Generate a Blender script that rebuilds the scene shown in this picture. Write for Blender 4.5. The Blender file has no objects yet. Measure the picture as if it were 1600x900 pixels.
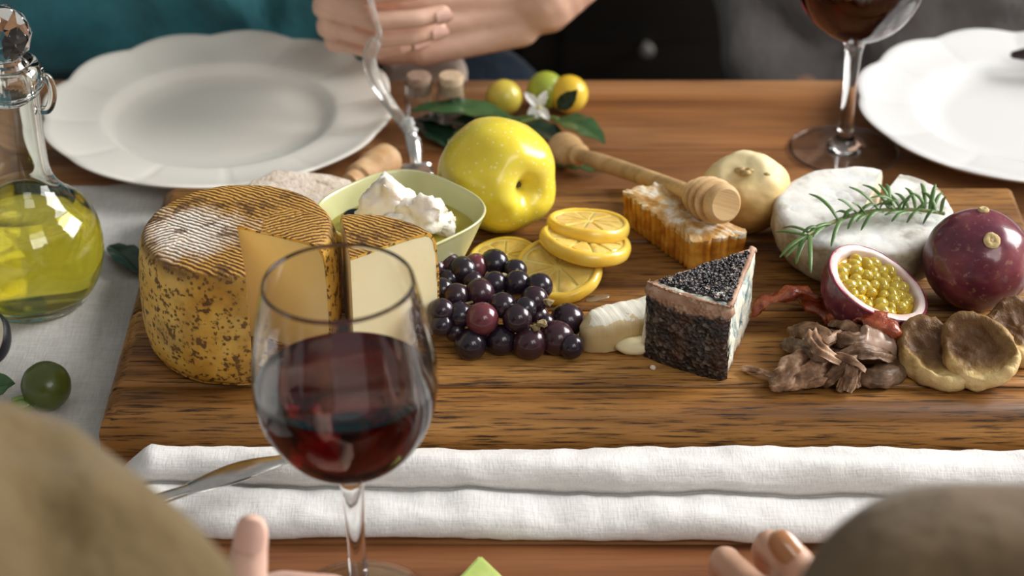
import bpy, bmesh, math, random
from mathutils import Vector, Matrix, noise as mn, Quaternion

# ------------------------------------------------------------------ camera, world, light, exposure
T = 0.75                    # table top height (m)
CH = 0.72                   # camera height above the table
PITCH = math.radians(31.0)  # looking down
FPX = 3500.0                # focal length for a 1600 px wide frame
S = bpy.context.scene
COL = S.collection
cam_d = bpy.data.cameras.new('camera'); cam = bpy.data.objects.new('camera', cam_d); COL.objects.link(cam)
cam.location = (0, 0, T + CH); cam.rotation_euler = (math.pi/2 - PITCH, 0, 0)
cam_d.sensor_width = 36; cam_d.lens = 36*FPX/1600; cam_d.clip_start = .05
cam_d.dof.use_dof = True; cam_d.dof.focus_distance = 1.26; cam_d.dof.aperture_fstop = 6.3
cam_d.dof.aperture_blades = 8
S.camera = cam
w = bpy.data.worlds.new('world'); S.world = w; w.use_nodes = True
wb = w.node_tree.nodes['Background']; wb.inputs[0].default_value = (1, .985, .96, 1); wb.inputs[1].default_value = .29
def area(name, loc, target, sx, sy, power, col):
    l = bpy.data.lights.new(name, 'AREA'); l.shape = 'RECTANGLE'; l.size = sx; l.size_y = sy; l.energy = power; l.color = col
    o = bpy.data.objects.new(name, l); COL.objects.link(o); o.location = loc
    o.rotation_euler = (Vector(target) - Vector(loc)).to_track_quat('-Z', 'Y').to_euler()
    return o
area('window_light', (3.1, 2.15, T + 1.75), (0, 1.1, T), 2.2, 1.9, 232, (1, .985, .96))
area('camera_side_fill', (1.5, -1.4, T + 2.2), (0, 1.1, T), 1.6, 1.4, 34, (1, .98, .95))  # unseen fill lamp added behind the camera for frontal light
S.view_settings.view_transform = 'Standard'; S.view_settings.look = 'None'
S.view_settings.gamma = 1; S.view_settings.use_curve_mapping = False
S.view_settings.exposure = 0.10

# ------------------------------------------------------------------ helpers
random.seed(7)
cP, sP = math.cos(PITCH), math.sin(PITCH)
R = math.radians
def P(px, py, z=0.0):
    """point at height z above the table that the photograph shows at (px, py)"""
    d = Vector(((px-800)/FPX, 0, 0)) + Vector((0, cP, -sP)) - Vector((0, sP, cP))*((py-450)/FPX)
    t = (z - CH)/d.z
    return Vector((0, 0, T + CH)) + d*t
def PY(px, py, y):
    """point at distance y that the photograph shows at (px, py)"""
    d = Vector(((px-800)/FPX, 0, 0)) + Vector((0, cP, -sP)) - Vector((0, sP, cP))*((py-450)/FPX)
    return Vector((0, 0, T + CH)) + d*(y/d.y)
def mpp(v):                       # metres per photo pixel at a point
    r = v - Vector((0, 0, T + CH)); return (r.y*cP - r.z*sP)/FPX
def cdir(r, u, t):                # right / up / toward the camera -> world direction
    return (Vector((1,0,0))*r + Vector((0,sP,cP))*u + Vector((0,-cP,sP))*t).normalized()
def rotz_to(v): return Vector((0,0,1)).rotation_difference(v)

def finish(name, bm, mat, parent=None, loc=None, smooth=True, ang=40, normals=True):
    me = bpy.data.meshes.new(name)
    if normals: bmesh.ops.recalc_face_normals(bm, faces=bm.faces[:])
    bm.to_mesh(me); bm.free()
    if smooth:
        me.shade_smooth()
        try: me.set_sharp_from_angle(angle=R(ang))
        except Exception: pass
    for m in (mat if isinstance(mat, (list, tuple)) else [mat]): me.materials.append(m)
    o = bpy.data.objects.new(name, me); COL.objects.link(o)
    if parent: o.parent = parent
    if loc is not None: o.location = loc
    return o
def tag(o, label=None, cat=None, group=None, kind=None):
    if label: o['label'] = label
    if cat: o['category'] = cat
    if group: o['group'] = group
    if kind: o['kind'] = kind
    return o
def thing(name, label, cat, loc, rz=0, group=None):
    o = bpy.data.objects.new(name, None); COL.objects.link(o); o.empty_display_size = .02
    o.location = loc; o.rotation_euler = (0, 0, rz)
    return tag(o, label, cat, group)
def add_box(bm, c, s, rot=None, bev=0, seg=2):
    r = bmesh.ops.create_cube(bm, size=1); vs = r['verts']
    bmesh.ops.scale(bm, vec=s, verts=vs)
    if bev:
        es = list({e for v in vs for e in v.link_edges})
        b = bmesh.ops.bevel(bm, geom=es, offset=bev, segments=seg, affect='EDGES', profile=.6)
        vs = list({v for f in b['faces'] for v in f.verts} | {v for v in vs if v.is_valid})
    if rot: bmesh.ops.transform(bm, matrix=rot.to_matrix().to_4x4() if isinstance(rot, Quaternion) else rot.to_4x4(), verts=vs)
    bmesh.ops.translate(bm, vec=c, verts=vs)
    return vs
def add_lathe(bm, prof, n=48, closed=False, origin=(0,0,0)):
    """revolve (r, z) profile round Z; r==0 makes a pole"""
    o = Vector(origin); rings = []
    for r, z in prof:
        if r < 1e-7: rings.append([bm.verts.new(o + Vector((0,0,z)))])
        else: rings.append([bm.verts.new(o + Vector((r*math.cos(2*math.pi*k/n), r*math.sin(2*math.pi*k/n), z))) for k in range(n)])
    prs = list(zip(rings, rings[1:])) + ([(rings[-1], rings[0])] if closed else [])
    for a, b in prs:
        if len(a) == 1 and len(b) == 1: continue
        for k in range(n):
            k2 = (k+1) % n
            if len(a) == 1: bm.faces.new((a[0], b[k2], b[k]))
            elif len(b) == 1: bm.faces.new((a[k], a[k2], b[0]))
            else: bm.faces.new((a[k], a[k2], b[k2], b[k]))
    return [v for r in rings for v in r]
def add_sector(bm, prof, a0, a1, n=48):
    """revolve a closed (r, z) polygon through an angle range, with capped ends"""
    rings = []
    for k in range(n+1):
        a = a0 + (a1-a0)*k/n
        rings.append([bm.verts.new((r*math.cos(a), r*math.sin(a), z)) for r, z in prof])
    m = len(prof)
    for A, B in zip(rings, rings[1:]):
        for i in range(m):
            j = (i+1) % m
            bm.faces.new((A[i], A[j], B[j], B[i]))
    bm.faces.new(rings[0][::-1]); bm.faces.new(rings[-1])
    bmesh.ops.remove_doubles(bm, verts=bm.verts[:], dist=1e-6)
def smooth_path(pts, n=8):
    """Catmull-Rom through points (each a tuple; extra components are interpolated too)"""
    P_ = [tuple(p) for p in pts]; out = []
    for i in range(len(P_)-1):
        p0 = P_[max(i-1,0)]; p1 = P_[i]; p2 = P_[i+1]; p3 = P_[min(i+2,len(P_)-1)]
        for k in range(n):
            t = k/n
            out.append(tuple(.5*((2*b)+(-a+c)*t+(2*a-5*b+4*c-d)*t*t+(-a+3*b-3*c+d)*t**3) for a,b,c,d in zip(p0,p1,p2,p3)))
    out.append(P_[-1]); return out
def add_tube(bm, pts, rad, n=12, flat=1.0, twist=0.0, up=Vector((0,0,1)), caps=True, a0=0.0):
    """swept ellipse; rad list or number; flat = thickness ratio along the frame's normal"""
    pts = [Vector(p[:3]) for p in pts]; N = len(pts)
    rad = list(rad) if isinstance(rad, (list, tuple)) else [rad]*N
    tang = [(pts[min(i+1,N-1)] - pts[max(i-1,0)]).normalized() for i in range(N)]
    nrm = (up - tang[0]*up.dot(tang[0]))
    if nrm.length < 1e-4: nrm = tang[0].orthogonal()
    nrm.normalize(); rings = []
    for i in range(N):
        if i:
            q = tang[i-1].rotation_difference(tang[i]); nrm = q @ nrm
            nrm = (nrm - tang[i]*nrm.dot(tang[i])).normalized()
        bi = tang[i].cross(nrm); ring = []
        for k in range(n):
            a = 2*math.pi*k/n; tw = a0 + twist*i/(N-1)
            ux = math.cos(a)*rad[i]; uy = math.sin(a)*rad[i]*flat
            x = ux*math.cos(tw) - uy*math.sin(tw); y = ux*math.sin(tw) + uy*math.cos(tw)
            ring.append(bm.verts.new(pts[i] + bi*x + nrm*y))
        rings.append(ring)
    for A, B in zip(rings, rings[1:]):
        for k in range(n): bm.faces.new((A[k], A[(k+1)%n], B[(k+1)%n], B[k]))
    if caps:
        for ring, c, s in ((rings[0], pts[0], -1), (rings[-1], pts[-1], 1)):
            v = bm.verts.new(c + tang[0 if s < 0 else -1]*s*rad[0 if s<0 else -1]*.5)
            for k in range(n): bm.faces.new((ring[k], ring[(k+1)%n], v))
    return rings
def add_sphere(bm, c, r, sub=3, scale=None, rot=None):
    vs = bmesh.ops.create_icosphere(bm, subdivisions=sub, radius=r)['verts']
    if scale: bmesh.ops.scale(bm, vec=scale, verts=vs)
    if rot: bmesh.ops.transform(bm, matrix=rot.to_matrix().to_4x4(), verts=vs)
    bmesh.ops.translate(bm, vec=c, verts=vs); return vs
def jitter(vs, amp, freq, seed=0.0, octv=3):
    o = Vector((seed*7.1, seed*3.7, seed*1.3))
    for v in vs:
        n = mn.fractal(v.co*freq + o, 1.0, 2.0, octv)
        d = v.normal if v.normal.length > .1 else v.co.normalized()
        v.co += d*amp*n
def noisy(bm, amp, freq, seed=0.0, octv=3):
    bm.normal_update(); jitter(bm.verts[:], amp, freq, seed, octv)
def cone_chain(bm, segs):
    for p0, r0, p1, r1 in segs:
        p0 = Vector(p0); p1 = Vector(p1)
        L = (p1-p0).length; k = max(3, int(L/(.45*min(r0, r1)))+1); k = min(k, 26)
        for i in range(k+1):
            t = i/k; add_sphere(bm, p0.lerp(p1, t), r0 + (r1-r0)*t, 2)
def remeshed(bm, voxel, smooth=6, fac=.5):
    """one continuous skin over overlapping volumes -> new bmesh"""
    me = bpy.data.meshes.new('temporary'); bm.to_mesh(me); bm.free()
    o = bpy.data.objects.new('temporary', me); COL.objects.link(o)
    m = o.modifiers.new('r', 'REMESH'); m.mode = 'VOXEL'; m.voxel_size = voxel
    if smooth:
        s = o.modifiers.new('s', 'SMOOTH'); s.iterations = smooth; s.factor = fac
    dg = bpy.context.evaluated_depsgraph_get(); dg.update()
    ev = o.evaluated_get(dg); r = bmesh.new(); r.from_mesh(ev.to_mesh()); ev.to_mesh_clear()
    bpy.data.objects.remove(o); bpy.data.meshes.remove(me)
    return r

# ------------------------------------------------------------------ materials
def nd(nt, t, **kw):
    n = nt.nodes.new(t)
    for k, v in kw.items(): setattr(n, k, v)
    return n
def ramp(nt, stops, fac=None, interp='LINEAR'):
    n = nt.nodes.new('ShaderNodeValToRGB'); cr = n.color_ramp; cr.interpolation = interp
    while len(cr.elements) < len(stops): cr.elements.new(.5)
    for e, (p, c) in zip(cr.elements, stops):
        e.position = p; e.color = (c, c, c, 1) if not isinstance(c, (tuple, list)) else (*c[:3], 1)
    if fac is not None: nt.links.new(fac, n.inputs[0])
    return n.outputs[0]
def coords(nt, scale=(1,1,1), rot=(0,0,0), src='Object', off=None):
    tc = nd(nt, 'ShaderNodeTexCoord'); mp = nd(nt, 'ShaderNodeMapping')
    mp.inputs['Scale'].default_value = scale; mp.inputs['Rotation'].default_value = rot
    nt.links.new(tc.outputs[src], mp.inputs[0])
    if off is not None: nt.links.new(off, mp.inputs['Location'])
    return mp.outputs[0]
def noise(nt, vec, scale, detail=4, rough=.55, dist=0):
    n = nd(nt, 'ShaderNodeTexNoise'); n.inputs['Scale'].default_value = scale; n.inputs['Detail'].default_value = detail
    n.inputs['Roughness'].default_value = rough; n.inputs['Distortion'].default_value = dist
    nt.links.new(vec, n.inputs['Vector']); return n.outputs['Fac']
def mix(nt, fac, a, b, mode='MIX'):
    n = nd(nt, 'ShaderNodeMix', data_type='RGBA', blend_type=mode)
    for i, v in ((0, fac), (6, a), (7, b)):
        if isinstance(v, bpy.types.NodeSocket): nt.links.new(v, n.inputs[i])
        elif i == 0: n.inputs[0].default_value = v
        else: n.inputs[i].default_value = (*v[:3], 1)
    return n.outputs[2]
def math_(nt, op, a, b=0.0):
    n = nd(nt, 'ShaderNodeMath', operation=op)
    for i, v in enumerate((a, b)):
        if isinstance(v, bpy.types.NodeSocket): nt.links.new(v, n.inputs[i])
        else: n.inputs[i].default_value = v
    return n.outputs[0]
def bump(nt, h, strength, dist, prev=None):
    b = nd(nt, 'ShaderNodeBump'); b.inputs['Strength'].default_value = strength; b.inputs['Distance'].default_value = dist
    nt.links.new(h, b.inputs['Height'])
    if prev is not None: nt.links.new(prev, b.inputs['Normal'])
    return b.outputs[0]
def newmat(name, color=(.5,.5,.5), rough=.5, spec=.5, metal=0, sss=0, sss_r=(1,.5,.25), sss_s=.005, trans=0, ior=1.45, coat=0, sheen=0):
    m = bpy.data.materials.new(name); m.use_nodes = True; nt = m.node_tree; b = nt.nodes['Principled BSDF']; I = b.inputs
    I['Base Color'].default_value = (*color, 1); I['Roughness'].default_value = rough; I['Specular IOR Level'].default_value = spec
    I['Metallic'].default_value = metal; I['IOR'].default_value = ior; I['Transmission Weight'].default_value = trans
    I['Subsurface Weight'].default_value = sss; I['Subsurface Radius'].default_value = sss_r; I['Subsurface Scale'].default_value = sss_s
    I['Coat Weight'].default_value = coat; I['Coat Roughness'].default_value = .08; I['Sheen Weight'].default_value = sheen
    return m, nt, b
def setc(nt, b, c): nt.links.new(c, b.inputs['Base Color'])
def setn(nt, b, n): nt.links.new(n, b.inputs['Normal'])
def mottled(name, stops, scale=60, rough=.5, bstr=.3, bdist=.001, bscale=None, stretch=(1,1,1), detail=5, **kw):
    m, nt, b = newmat(name, stops[0][1], rough, **kw)
    v = coords(nt, stretch); n = noise(nt, v, scale, detail)
    setc(nt, b, ramp(nt, stops, n))
    if bstr: setn(nt, b, bump(nt, noise(nt, v, bscale or scale*2, 5, .6), bstr, bdist))
    return m
def wood(name, dark, mid, light, rough=.45, scale=1.0, streak=(.0,0,0), sfac=.8, spec=.4, vary=.25, coat=0, an=34, fl=(9,260)):
    m, nt, b = newmat(name, mid, rough, spec, coat=coat)
    oi = nd(nt, 'ShaderNodeObjectInfo')
    cx = nd(nt, 'ShaderNodeCombineXYZ'); nt.links.new(math_(nt, 'MULTIPLY', oi.outputs['Random'], 7.3), cx.inputs[0]); nt.links.new(math_(nt, 'MULTIPLY', oi.outputs['Random'], 31.7), cx.inputs[1])
    v = coords(nt, (2.2*scale, an*scale, an*scale), off=cx.outputs[0])
    g1 = noise(nt, v, 1.4, 8, .62, .6)
    v2 = coords(nt, (fl[0]*scale, fl[1]*scale, fl[1]*scale), off=cx.outputs[0]); g2 = noise(nt, v2, 1.6, 5, .65, .2)
    v3 = coords(nt, (1.2*scale, 7*scale, 7*scale), off=cx.outputs[0]); g3 = noise(nt, v3, 2.5, 3, .5)
    base = ramp(nt, [(.28, dark), (.46, mid), (.68, light)], g1)
    base = mix(nt, ramp(nt, [(.40, 1.0), (.52, 0.0)], g2), base, streak, 'MIX') if sfac >= 1 else mix(nt, math_(nt, 'MULTIPLY', ramp(nt, [(.36, 1.0), (.5, 0.0)], g2), sfac), base, streak)
    tone = ramp(nt, [(.3, .72), (.7, 1.12)], g3)
    base = mix(nt, 1.0, base, tone, 'MULTIPLY')
    rv = math_(nt, 'ADD', math_(nt, 'MULTIPLY', oi.outputs['Random'], vary), 1-vary/2)
    hs = nd(nt, 'ShaderNodeHueSaturation'); nt.links.new(base, hs.inputs['Color']); nt.links.new(rv, hs.inputs['Value'])
    setc(nt, b, hs.outputs[0])
    nt.links.new(ramp(nt, [(.35, min(1, rough+.2)), (.6, rough)], g2), b.inputs['Roughness'])
    setn(nt, b, bump(nt, g2, .35, .0006)); return m
def linen(name, c0, c1, thread=900, bstr=.5, rough=.9):
    m, nt, b = newmat(name, c0, rough, .15, sheen=.2)
    h = noise(nt, coords(nt, (thread*.09, thread, thread*.5)), 1, 3, .6); v_ = noise(nt, coords(nt, (thread, thread*.09, thread*.5)), 1, 3, .6)
    s = math_(nt, 'ADD', h, v_); big = noise(nt, coords(nt), 40, 4)
    f = math_(nt, 'ADD', math_(nt, 'MULTIPLY', s, .36), math_(nt, 'MULTIPLY', big, .28))
    setc(nt, b, ramp(nt, [(.38, c0), (.62, c1)], f))
    setn(nt, b, bump(nt, big, .25, .004, bump(nt, s, bstr, .0006))); return m

M_floor = wood('floor_wood', (.02,.012,.008), (.04,.025,.015), (.06,.04,.025), .5, .6)
M_wall = mottled('dark_plaster', [(.3,(.03,.026,.022)),(.7,(.045,.038,.03))], 3, .9, .1)
M_cab = wood('dark_cabinet', (.006,.004,.003), (.013,.009,.006), (.02,.014,.01), .5, 1)
M_table = wood('table_wood', (.12,.040,.013), (.31,.132,.045), (.52,.275,.125), .28, .6, (.08,.026,.010), .35, .5, .3, 0, 17)
M_tablered = wood('red_table_wood', (.075,.022,.008), (.19,.066,.022), (.30,.115,.042), .28, .6, (.05,.015,.006), .35, .5, .3, 0, 17)
M_board = wood('board_wood', (.07,.024,.006), (.28,.118,.026), (.52,.255,.070), .38, 1.0, (.018,.007,.003), .92, .4, .34, 0, 30, (20,330))
M_linen = linen('grey_linen', (.47,.46,.435), (.64,.63,.60))
M_napkin = linen('white_linen', (.70,.69,.665), (.86,.85,.83), 1000, .45)
M_ceramic_l, nt, b = newmat('cream_porcelain', (.81,.775,.70), .22, .5, coat=.3)
M_ceramic_r, nt, b = newmat('white_porcelain', (.71,.71,.705), .2, .5, coat=.3)
M_glass, nt, b = newmat('clear_glass', (1,1,1), .0, .5, trans=1, ior=1.48)
M_decglass, nt, b = newmat('pale_glass', (.97,.99,.96), .0, .5, trans=1, ior=1.48)
M_wine, nt, b = newmat('red_wine', (.062,.0012,.003), .0, .5, trans=1, ior=1.34)
M_oil, nt, b = newmat('olive_oil', (.80,.68,.06), .0, .5, trans=1, ior=1.46)
M_steel = mottled('brushed_silver', [(.3,(.55,.53,.5)),(.7,(.72,.7,.66))], 120, .22, .05, metal=1)

# ------------------------------------------------------------------ the setting
bm = bmesh.new(); add_box(bm, (0, 1.5, -.02), (5, 5, .04)); tag(finish('floor', bm, M_floor), kind='structure')
bm = bmesh.new(); add_box(bm, (0, 2.9, .9), (5, .1, 1.9)); tag(finish('wall_back', bm, M_wall), kind='structure')

cab = thing('cabinet', 'dark brown wooden cabinet with a round grey knob behind the table', 'cabinet', (.0, 2.45, 0))
bm = bmesh.new(); add_box(bm, (0, .19, .45), (1.9, .36, .86), bev=.004); add_box(bm, (0, .19, .9), (1.94, .4, .03), bev=.004); finish('body', bm, M_cab, cab)
bm = bmesh.new(); add_box(bm, (0, .2, .03), (1.84, .32, .06)); finish('plinth', bm, M_cab, cab)
M_knob, nt, b = newmat('grey_knob', (.20,.185,.17), .5)
for i in range(6):
    x0 = -.78 + i*.3133
    bm = bmesh.new(); add_box(bm, (x0, 0, .47), (.300, .022, .74), bev=.003); add_box(bm, (x0, -.013, .47), (.20, .006, .60), bev=.002)
    d = finish('door', bm, M_cab, cab)
    bm = bmesh.new(); add_lathe(bm, [(0,0),(.004,0),(.004,.010),(.0075,.014),(.0082,.018),(.006,.021),(0,.022)], 20)
    bmesh.ops.rotate(bm, cent=(0,0,0), matrix=Matrix.Rotation(math.pi/2, 3, 'X'), verts=bm.verts[:])
    bmesh.ops.translate(bm, vec=(x0 + (.125 if i != 3 else .0), -.011 - (.004 if i == 3 else 0), .345), verts=bm.verts[:]); finish('knob', bm, M_knob, d)

tab = thing('dining_table', 'long reddish brown wooden dining table under the whole spread', 'table', (0, 1.105, 0))
yb, yf = 1.497, .715; npl = 7; wpl = (yb-yf)/npl
for i in range(npl):
    bm = bmesh.new(); add_box(bm, (0, yf + wpl*(i+.5) - 1.105, T-.0175), (2.3, wpl-.0012, .035), bev=.0016, seg=2); finish('plank', bm, M_tablered if i < 2 else M_table, tab)
bm = bmesh.new()
for s in (-1, 1): add_box(bm, (0, s*.33, T-.085), (2.0, .025, .1)); add_box(bm, (s*1.0, 0, T-.085), (.025, .66, .1))
finish('apron', bm, M_table, tab)
for sx in (-1, 1):
    for sy in (-1, 1):
        bm = bmesh.new(); add_lathe(bm, [(0,0),(.022,0),(.026,.3),(.036,.55),(.036,T-.0355),(0,T-.0355)], 20, origin=(sx*1.0, sy*.33, 0)); finish('leg', bm, M_table, tab)

# grey linen cloth lying flat on the left of the table
def cloth_sheet(name, mat, x0, x1, y0, y1, nx, ny, th, amp, freq, seed):
    bm = bmesh.new(); g = []
    for j in range(ny+1):
        row = []
        for i in range(nx+1):
            x = x0 + (x1-x0)*i/nx; y = y0 + (y1-y0)*j/ny
            ex = .004*mn.noise(Vector((y*30, seed, 0))) if i in (0, nx) else 0
            z = th + amp*max(0, mn.fractal(Vector((x*freq, y*freq*.7, seed)), 1, 2, 3))
            row.append(bm.verts.new((x+ex, y, z)))
        g.append(row)
    for j in range(ny):
        for i in range(nx): bm.faces.new((g[j][i], g[j][i+1], g[j+1][i+1], g[j+1][i]))
    r = bmesh.ops.extrude_face_region(bm, geom=bm.faces[:]); vs = [v for v in r['geom'] if isinstance(v, bmesh.types.BMVert)]
    for v in vs: v.co.z -= th*.9
    return finish(name, bm, mat, loc=(0, 0, T))
lc = cloth_sheet('linen_cloth', M_linen, -.62, -.2290, .80, 1.330, 60, 76, .0012, .0035, 14, 3)
tag(lc, 'grey linen cloth lying flat under the oil decanter at the left', 'cloth')

# ------------------------------------------------------------------ wooden serving board
B0x, B1x = -.2275, .326; B0y, B1y = 1.015, 1.279; BH = .03
brd = thing('serving_board', 'thick oak serving board of long planks carrying cheese and fruit', 'board', (0, 0, T))
rows = [(1.015, 1.0430), (1.0430, 1.125), (1.125, 1.205), (1.205, B1y)]
M_boarddark = wood('board_end', (.02,.008,.004), (.05,.022,.009), (.08,.035,.015), .5, 1)
for k, (ya, yb_) in enumerate(rows):
    bm = bmesh.new(); g = .0011
    x0 = B0x; x1 = B1x
    # section in XZ: ends rounded over, wide soft round on the left end
    def endprof(xl, sgn, c):
        return [(xl, .0005), (xl, .016), (xl + sgn*c*.12, .0205), (xl + sgn*c*.38, .0262), (xl + sgn*c*.7, .0288), (xl + sgn*c, BH)]
    L_ = endprof(x0, 1, .011); R_ = endprof(x1, -1, .006)
    sec = L_ + R_[::-1]
    ys = [ya+g, yb_-g]
    fr = .006 if k == 0 else .0024; bk = .005 if k == len(rows)-1 else .0024
    def slab(y, dz): return [bm.verts.new((x, y, max(.0005, z if z < BH-dz else z - dz*(1 if z > .02 else 0)))) for x, z in sec]
    st = [(ya+g, fr), (ya+g+fr*.3, fr*.42), (ya+g+fr, 0), (yb_-g-bk, 0), (yb_-g-bk*.3, bk*.42), (yb_-g, bk)]
    rr = [slab(y, dz) for y, dz in st]
    for A, Bq in zip(rr, rr[1:]):
        n = len(A)
        for i in range(n): bm.faces.new((A[i], A[(i+1)%n], Bq[(i+1)%n], Bq[i]))
    bm.faces.new(rr[0]); bm.faces.new(rr[-1][::-1])
    finish('plank', bm, M_board, brd, ang=50)

M_gapshade, nt, b = newmat('gap_shade', (.010,.006,.004), .8, .1)  # near-black strips put in the plank gaps, shade painted as colour
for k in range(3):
    bm = bmesh.new(); add_box(bm, ((B0x+B1x)/2, rows[k][1], .0131), (B1x-B0x-.024, .0028, .0256)); o = finish('filler', bm, M_gapshade, brd); o['label'] = 'dark joint standing in for shade between the planks'

# ------------------------------------------------------------------ folded napkin in front of the board
def napkin():
    # cross-section: (y, z) loops of two folded layers, front edge is at small y
    NX = 150; xs = [-.212 + (.40 + .212)*i/NX for i in range(NX+1)]
    bm = bmesh.new(); rings = []
    for i, x in enumerate(xs):
        t = i/NX
        wv = lambda s, f=9, a=1: a*mn.fractal(Vector((x*f, s, 1.7)), 1, 2, 3)
        endf = min(1, (x - xs[0])/.02 + .25) if t < .5 else 1
        f0 = .936 - .008*max(0, t-.5)*2 + .0012*wv(1) + .006*math.sin(t*5+.5)*.4 + .012*max(0, (t-.55))          # lower layer front
        f1 = .968 + .004*max(0, .25-t)*4*2 + .0015*wv(2) + .0025*math.sin(t*7)   # upper layer front
        bk = 1.0125
        h0 = (.0125 + .0018*wv(3) + .0012*wv(9, 26))*endf; h1 = (.0242 + .002*wv(4) + .0010*wv(8, 26))*endf; hb = (.0185 + .003*wv(5))*endf
        if t < .1: f0 += .01*(1-t/.1)
        key = [(f0+.004, .0006), (f0, .0035), (f0+.0012, h0*.62), (f0+.006, h0*.93), (f0+.014, h0+.0006), (f1-.006, h0+.0008), (f1-.0005, h0*.86), (f1+.002, h0*.8),
               (f1-.0012, h0+.0018), (f1-.0016, (h0+h1)*.5), (f1+.0015, h1*.9), (f1+.006, h1), (f1+.012, h1+.0002), (f1+.022, h1*.86), (bk-.012, hb*.92), (bk-.006, hb*.62), (bk-.003, hb*.35), (bk-.004, .0006)]
        pr = smooth_path(key, 4)
        ring = []
        for (y, z) in pr:
            wr = .0010*mn.fractal(Vector((x*60, y*60, z*60)), 1, 2, 3) + .0014*mn.noise(Vector((x*22 + y*40, y*18, 5)))
            ring.append(bm.verts.new((x + .003*mn.noise(Vector((y*40, z*40, 3)))*(t < .02), y + wr*.3, max(.0005, z + wr))))
        rings.append(ring)
    for A, B_ in zip(rings, rings[1:]):
        n = len(A)
        for k in range(n): bm.faces.new((A[k], A[(k+1)%n], B_[(k+1)%n], B_[k]))
    bm.faces.new(rings[0]); bm.faces.new(rings[-1][::-1])
    o = finish('linen_napkin', bm, M_napkin, loc=(0,0,T), ang=70)
    tag(o, 'long white linen napkin folded in layers in front of the board', 'napkin')
napkin()

# butter knife lying on the napkin at the left
kn = thing('table_knife', 'silver table knife lying on the white napkin', 'knife', (0, 0, T))
pa, pb = P(285, 768, .029), P(452, 716, .030)
d = (pb-pa); L = d.length; ax = d.normalized()
bm = bmesh.new(); pts = smooth_path([tuple(pa - Vector((0,0,T))), tuple(pa.lerp(pb,.35) - Vector((0,0,T)) + Vector((0,0,.001))), tuple(pa.lerp(pb,.7)-Vector((0,0,T))+Vector((0,0,.0012))), tuple(pb - Vector((0,0,T)))], 6)
n = len(pts); add_tube(bm, pts, [.0035 + .0048*math.sin(min(1, (i/(n-1))*1.15)*math.pi*.93) for i in range(n)], 14, flat=.28); finish('blade', bm, M_steel, kn)
bm = bmesh.new(); pts = smooth_path([tuple(pa - ax*.10 - Vector((0,0,T)) + Vector((0,0,-.006))), tuple(pa - ax*.05 - Vector((0,0,T)) + Vector((0,0,-.001))), tuple(pa + ax*.004 - Vector((0,0,T)))], 6)
add_tube(bm, pts, [.006,.0072,.0075,.0072,.0068,.0062,.0058,.0052,.0048,.0045,.0042,.004,.0038], 14, flat=.6); finish('handle', bm, M_steel, kn)

# ------------------------------------------------------------------ plates
def plate(name, label, mat, c, r, ph):
    root = thing(name, label, 'plate', c)
    bm = bmesh.new(); n = 192
    prof = [(0,.0075),(.45,.0075),(.58,.008),(.62,.0105),(.655,.0145),(.69,.0155),(.75,.0160),(.86,.0178),(.95,.0205),(.985,.0220),(1.0,.0212),(.99,.0192),(.90,.0150),(.72,.0110),(.60,.0040),(.56,.0005),(.52,.0005),(.50,.0035),(0,.0038)]
    rings = []
    for q, (rr, z) in enumerate(prof):
        if rr == 0: rings.append([bm.verts.new((0,0,z*r/.12))]); continue
        ring = []
        for k in range(n):
            a = 2*math.pi*k/n; s = 12
            lob = abs(math.cos(s*.5*(a+ph)))**1.0
            e = max(0, (rr-.66)/.34)**1.4
            rad = rr*r*(1 + e*(.030*(lob-.6)))
            zz = z*r/.12 + e*.0022*(lob-.5)
            if .66 < rr < .98 and q < 10:                         # embossed radial crease at every lobe end
                zz -= .0006*max(0, 1-abs(lob)/.12)
            ring.append(bm.verts.new((rad*math.cos(a), rad*math.sin(a), zz)))
        rings.append(ring)
    for a, b_ in zip(rings, rings[1:]):
        for k in range(n):
            k2 = (k+1) % n
            if len(a) == 1: bm.faces.new((a[0], b_[k2], b_[k]))
            elif len(b_) == 1: bm.faces.new((a[k], a[k2], b_[0]))
            else: bm.faces.new((a[k], a[k2], b_[k2], b_[k]))
    o = finish('dish', bm, mat, root, ang=60); return root
plate('scalloped_plate', 'cream scalloped plate in front of the person in teal', M_ceramic_l, P(345, 207, .0), .1225, .1)
plate('scalloped_plate', 'bright white scalloped plate in front of the person in grey', M_ceramic_r, P(1606, 202, .0), .1215, .35)
M_darkh = mottled('dark_handle', [(.3,(.02,.012,.012)),(.7,(.05,.03,.03))], 60, .35, .1)
bm = bmesh.new(); a_ = P(1583, 86, .024); pts = [a_ + Vector((-.001,0,0)), a_ + Vector((.008,-.001,.001)), a_ + Vector((.03,-.004,.003)), a_ + Vector((.07,-.01,.005)), a_ + Vector((.12,-.02,.006))]
add_tube(bm, pts, [.003,.0055,.007,.0075,.006], 14, flat=.8); o = finish('cutlery_handle', bm, M_darkh)
tag(o, 'dark rounded handle end resting on the white plate at the right edge', 'cutlery')

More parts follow.
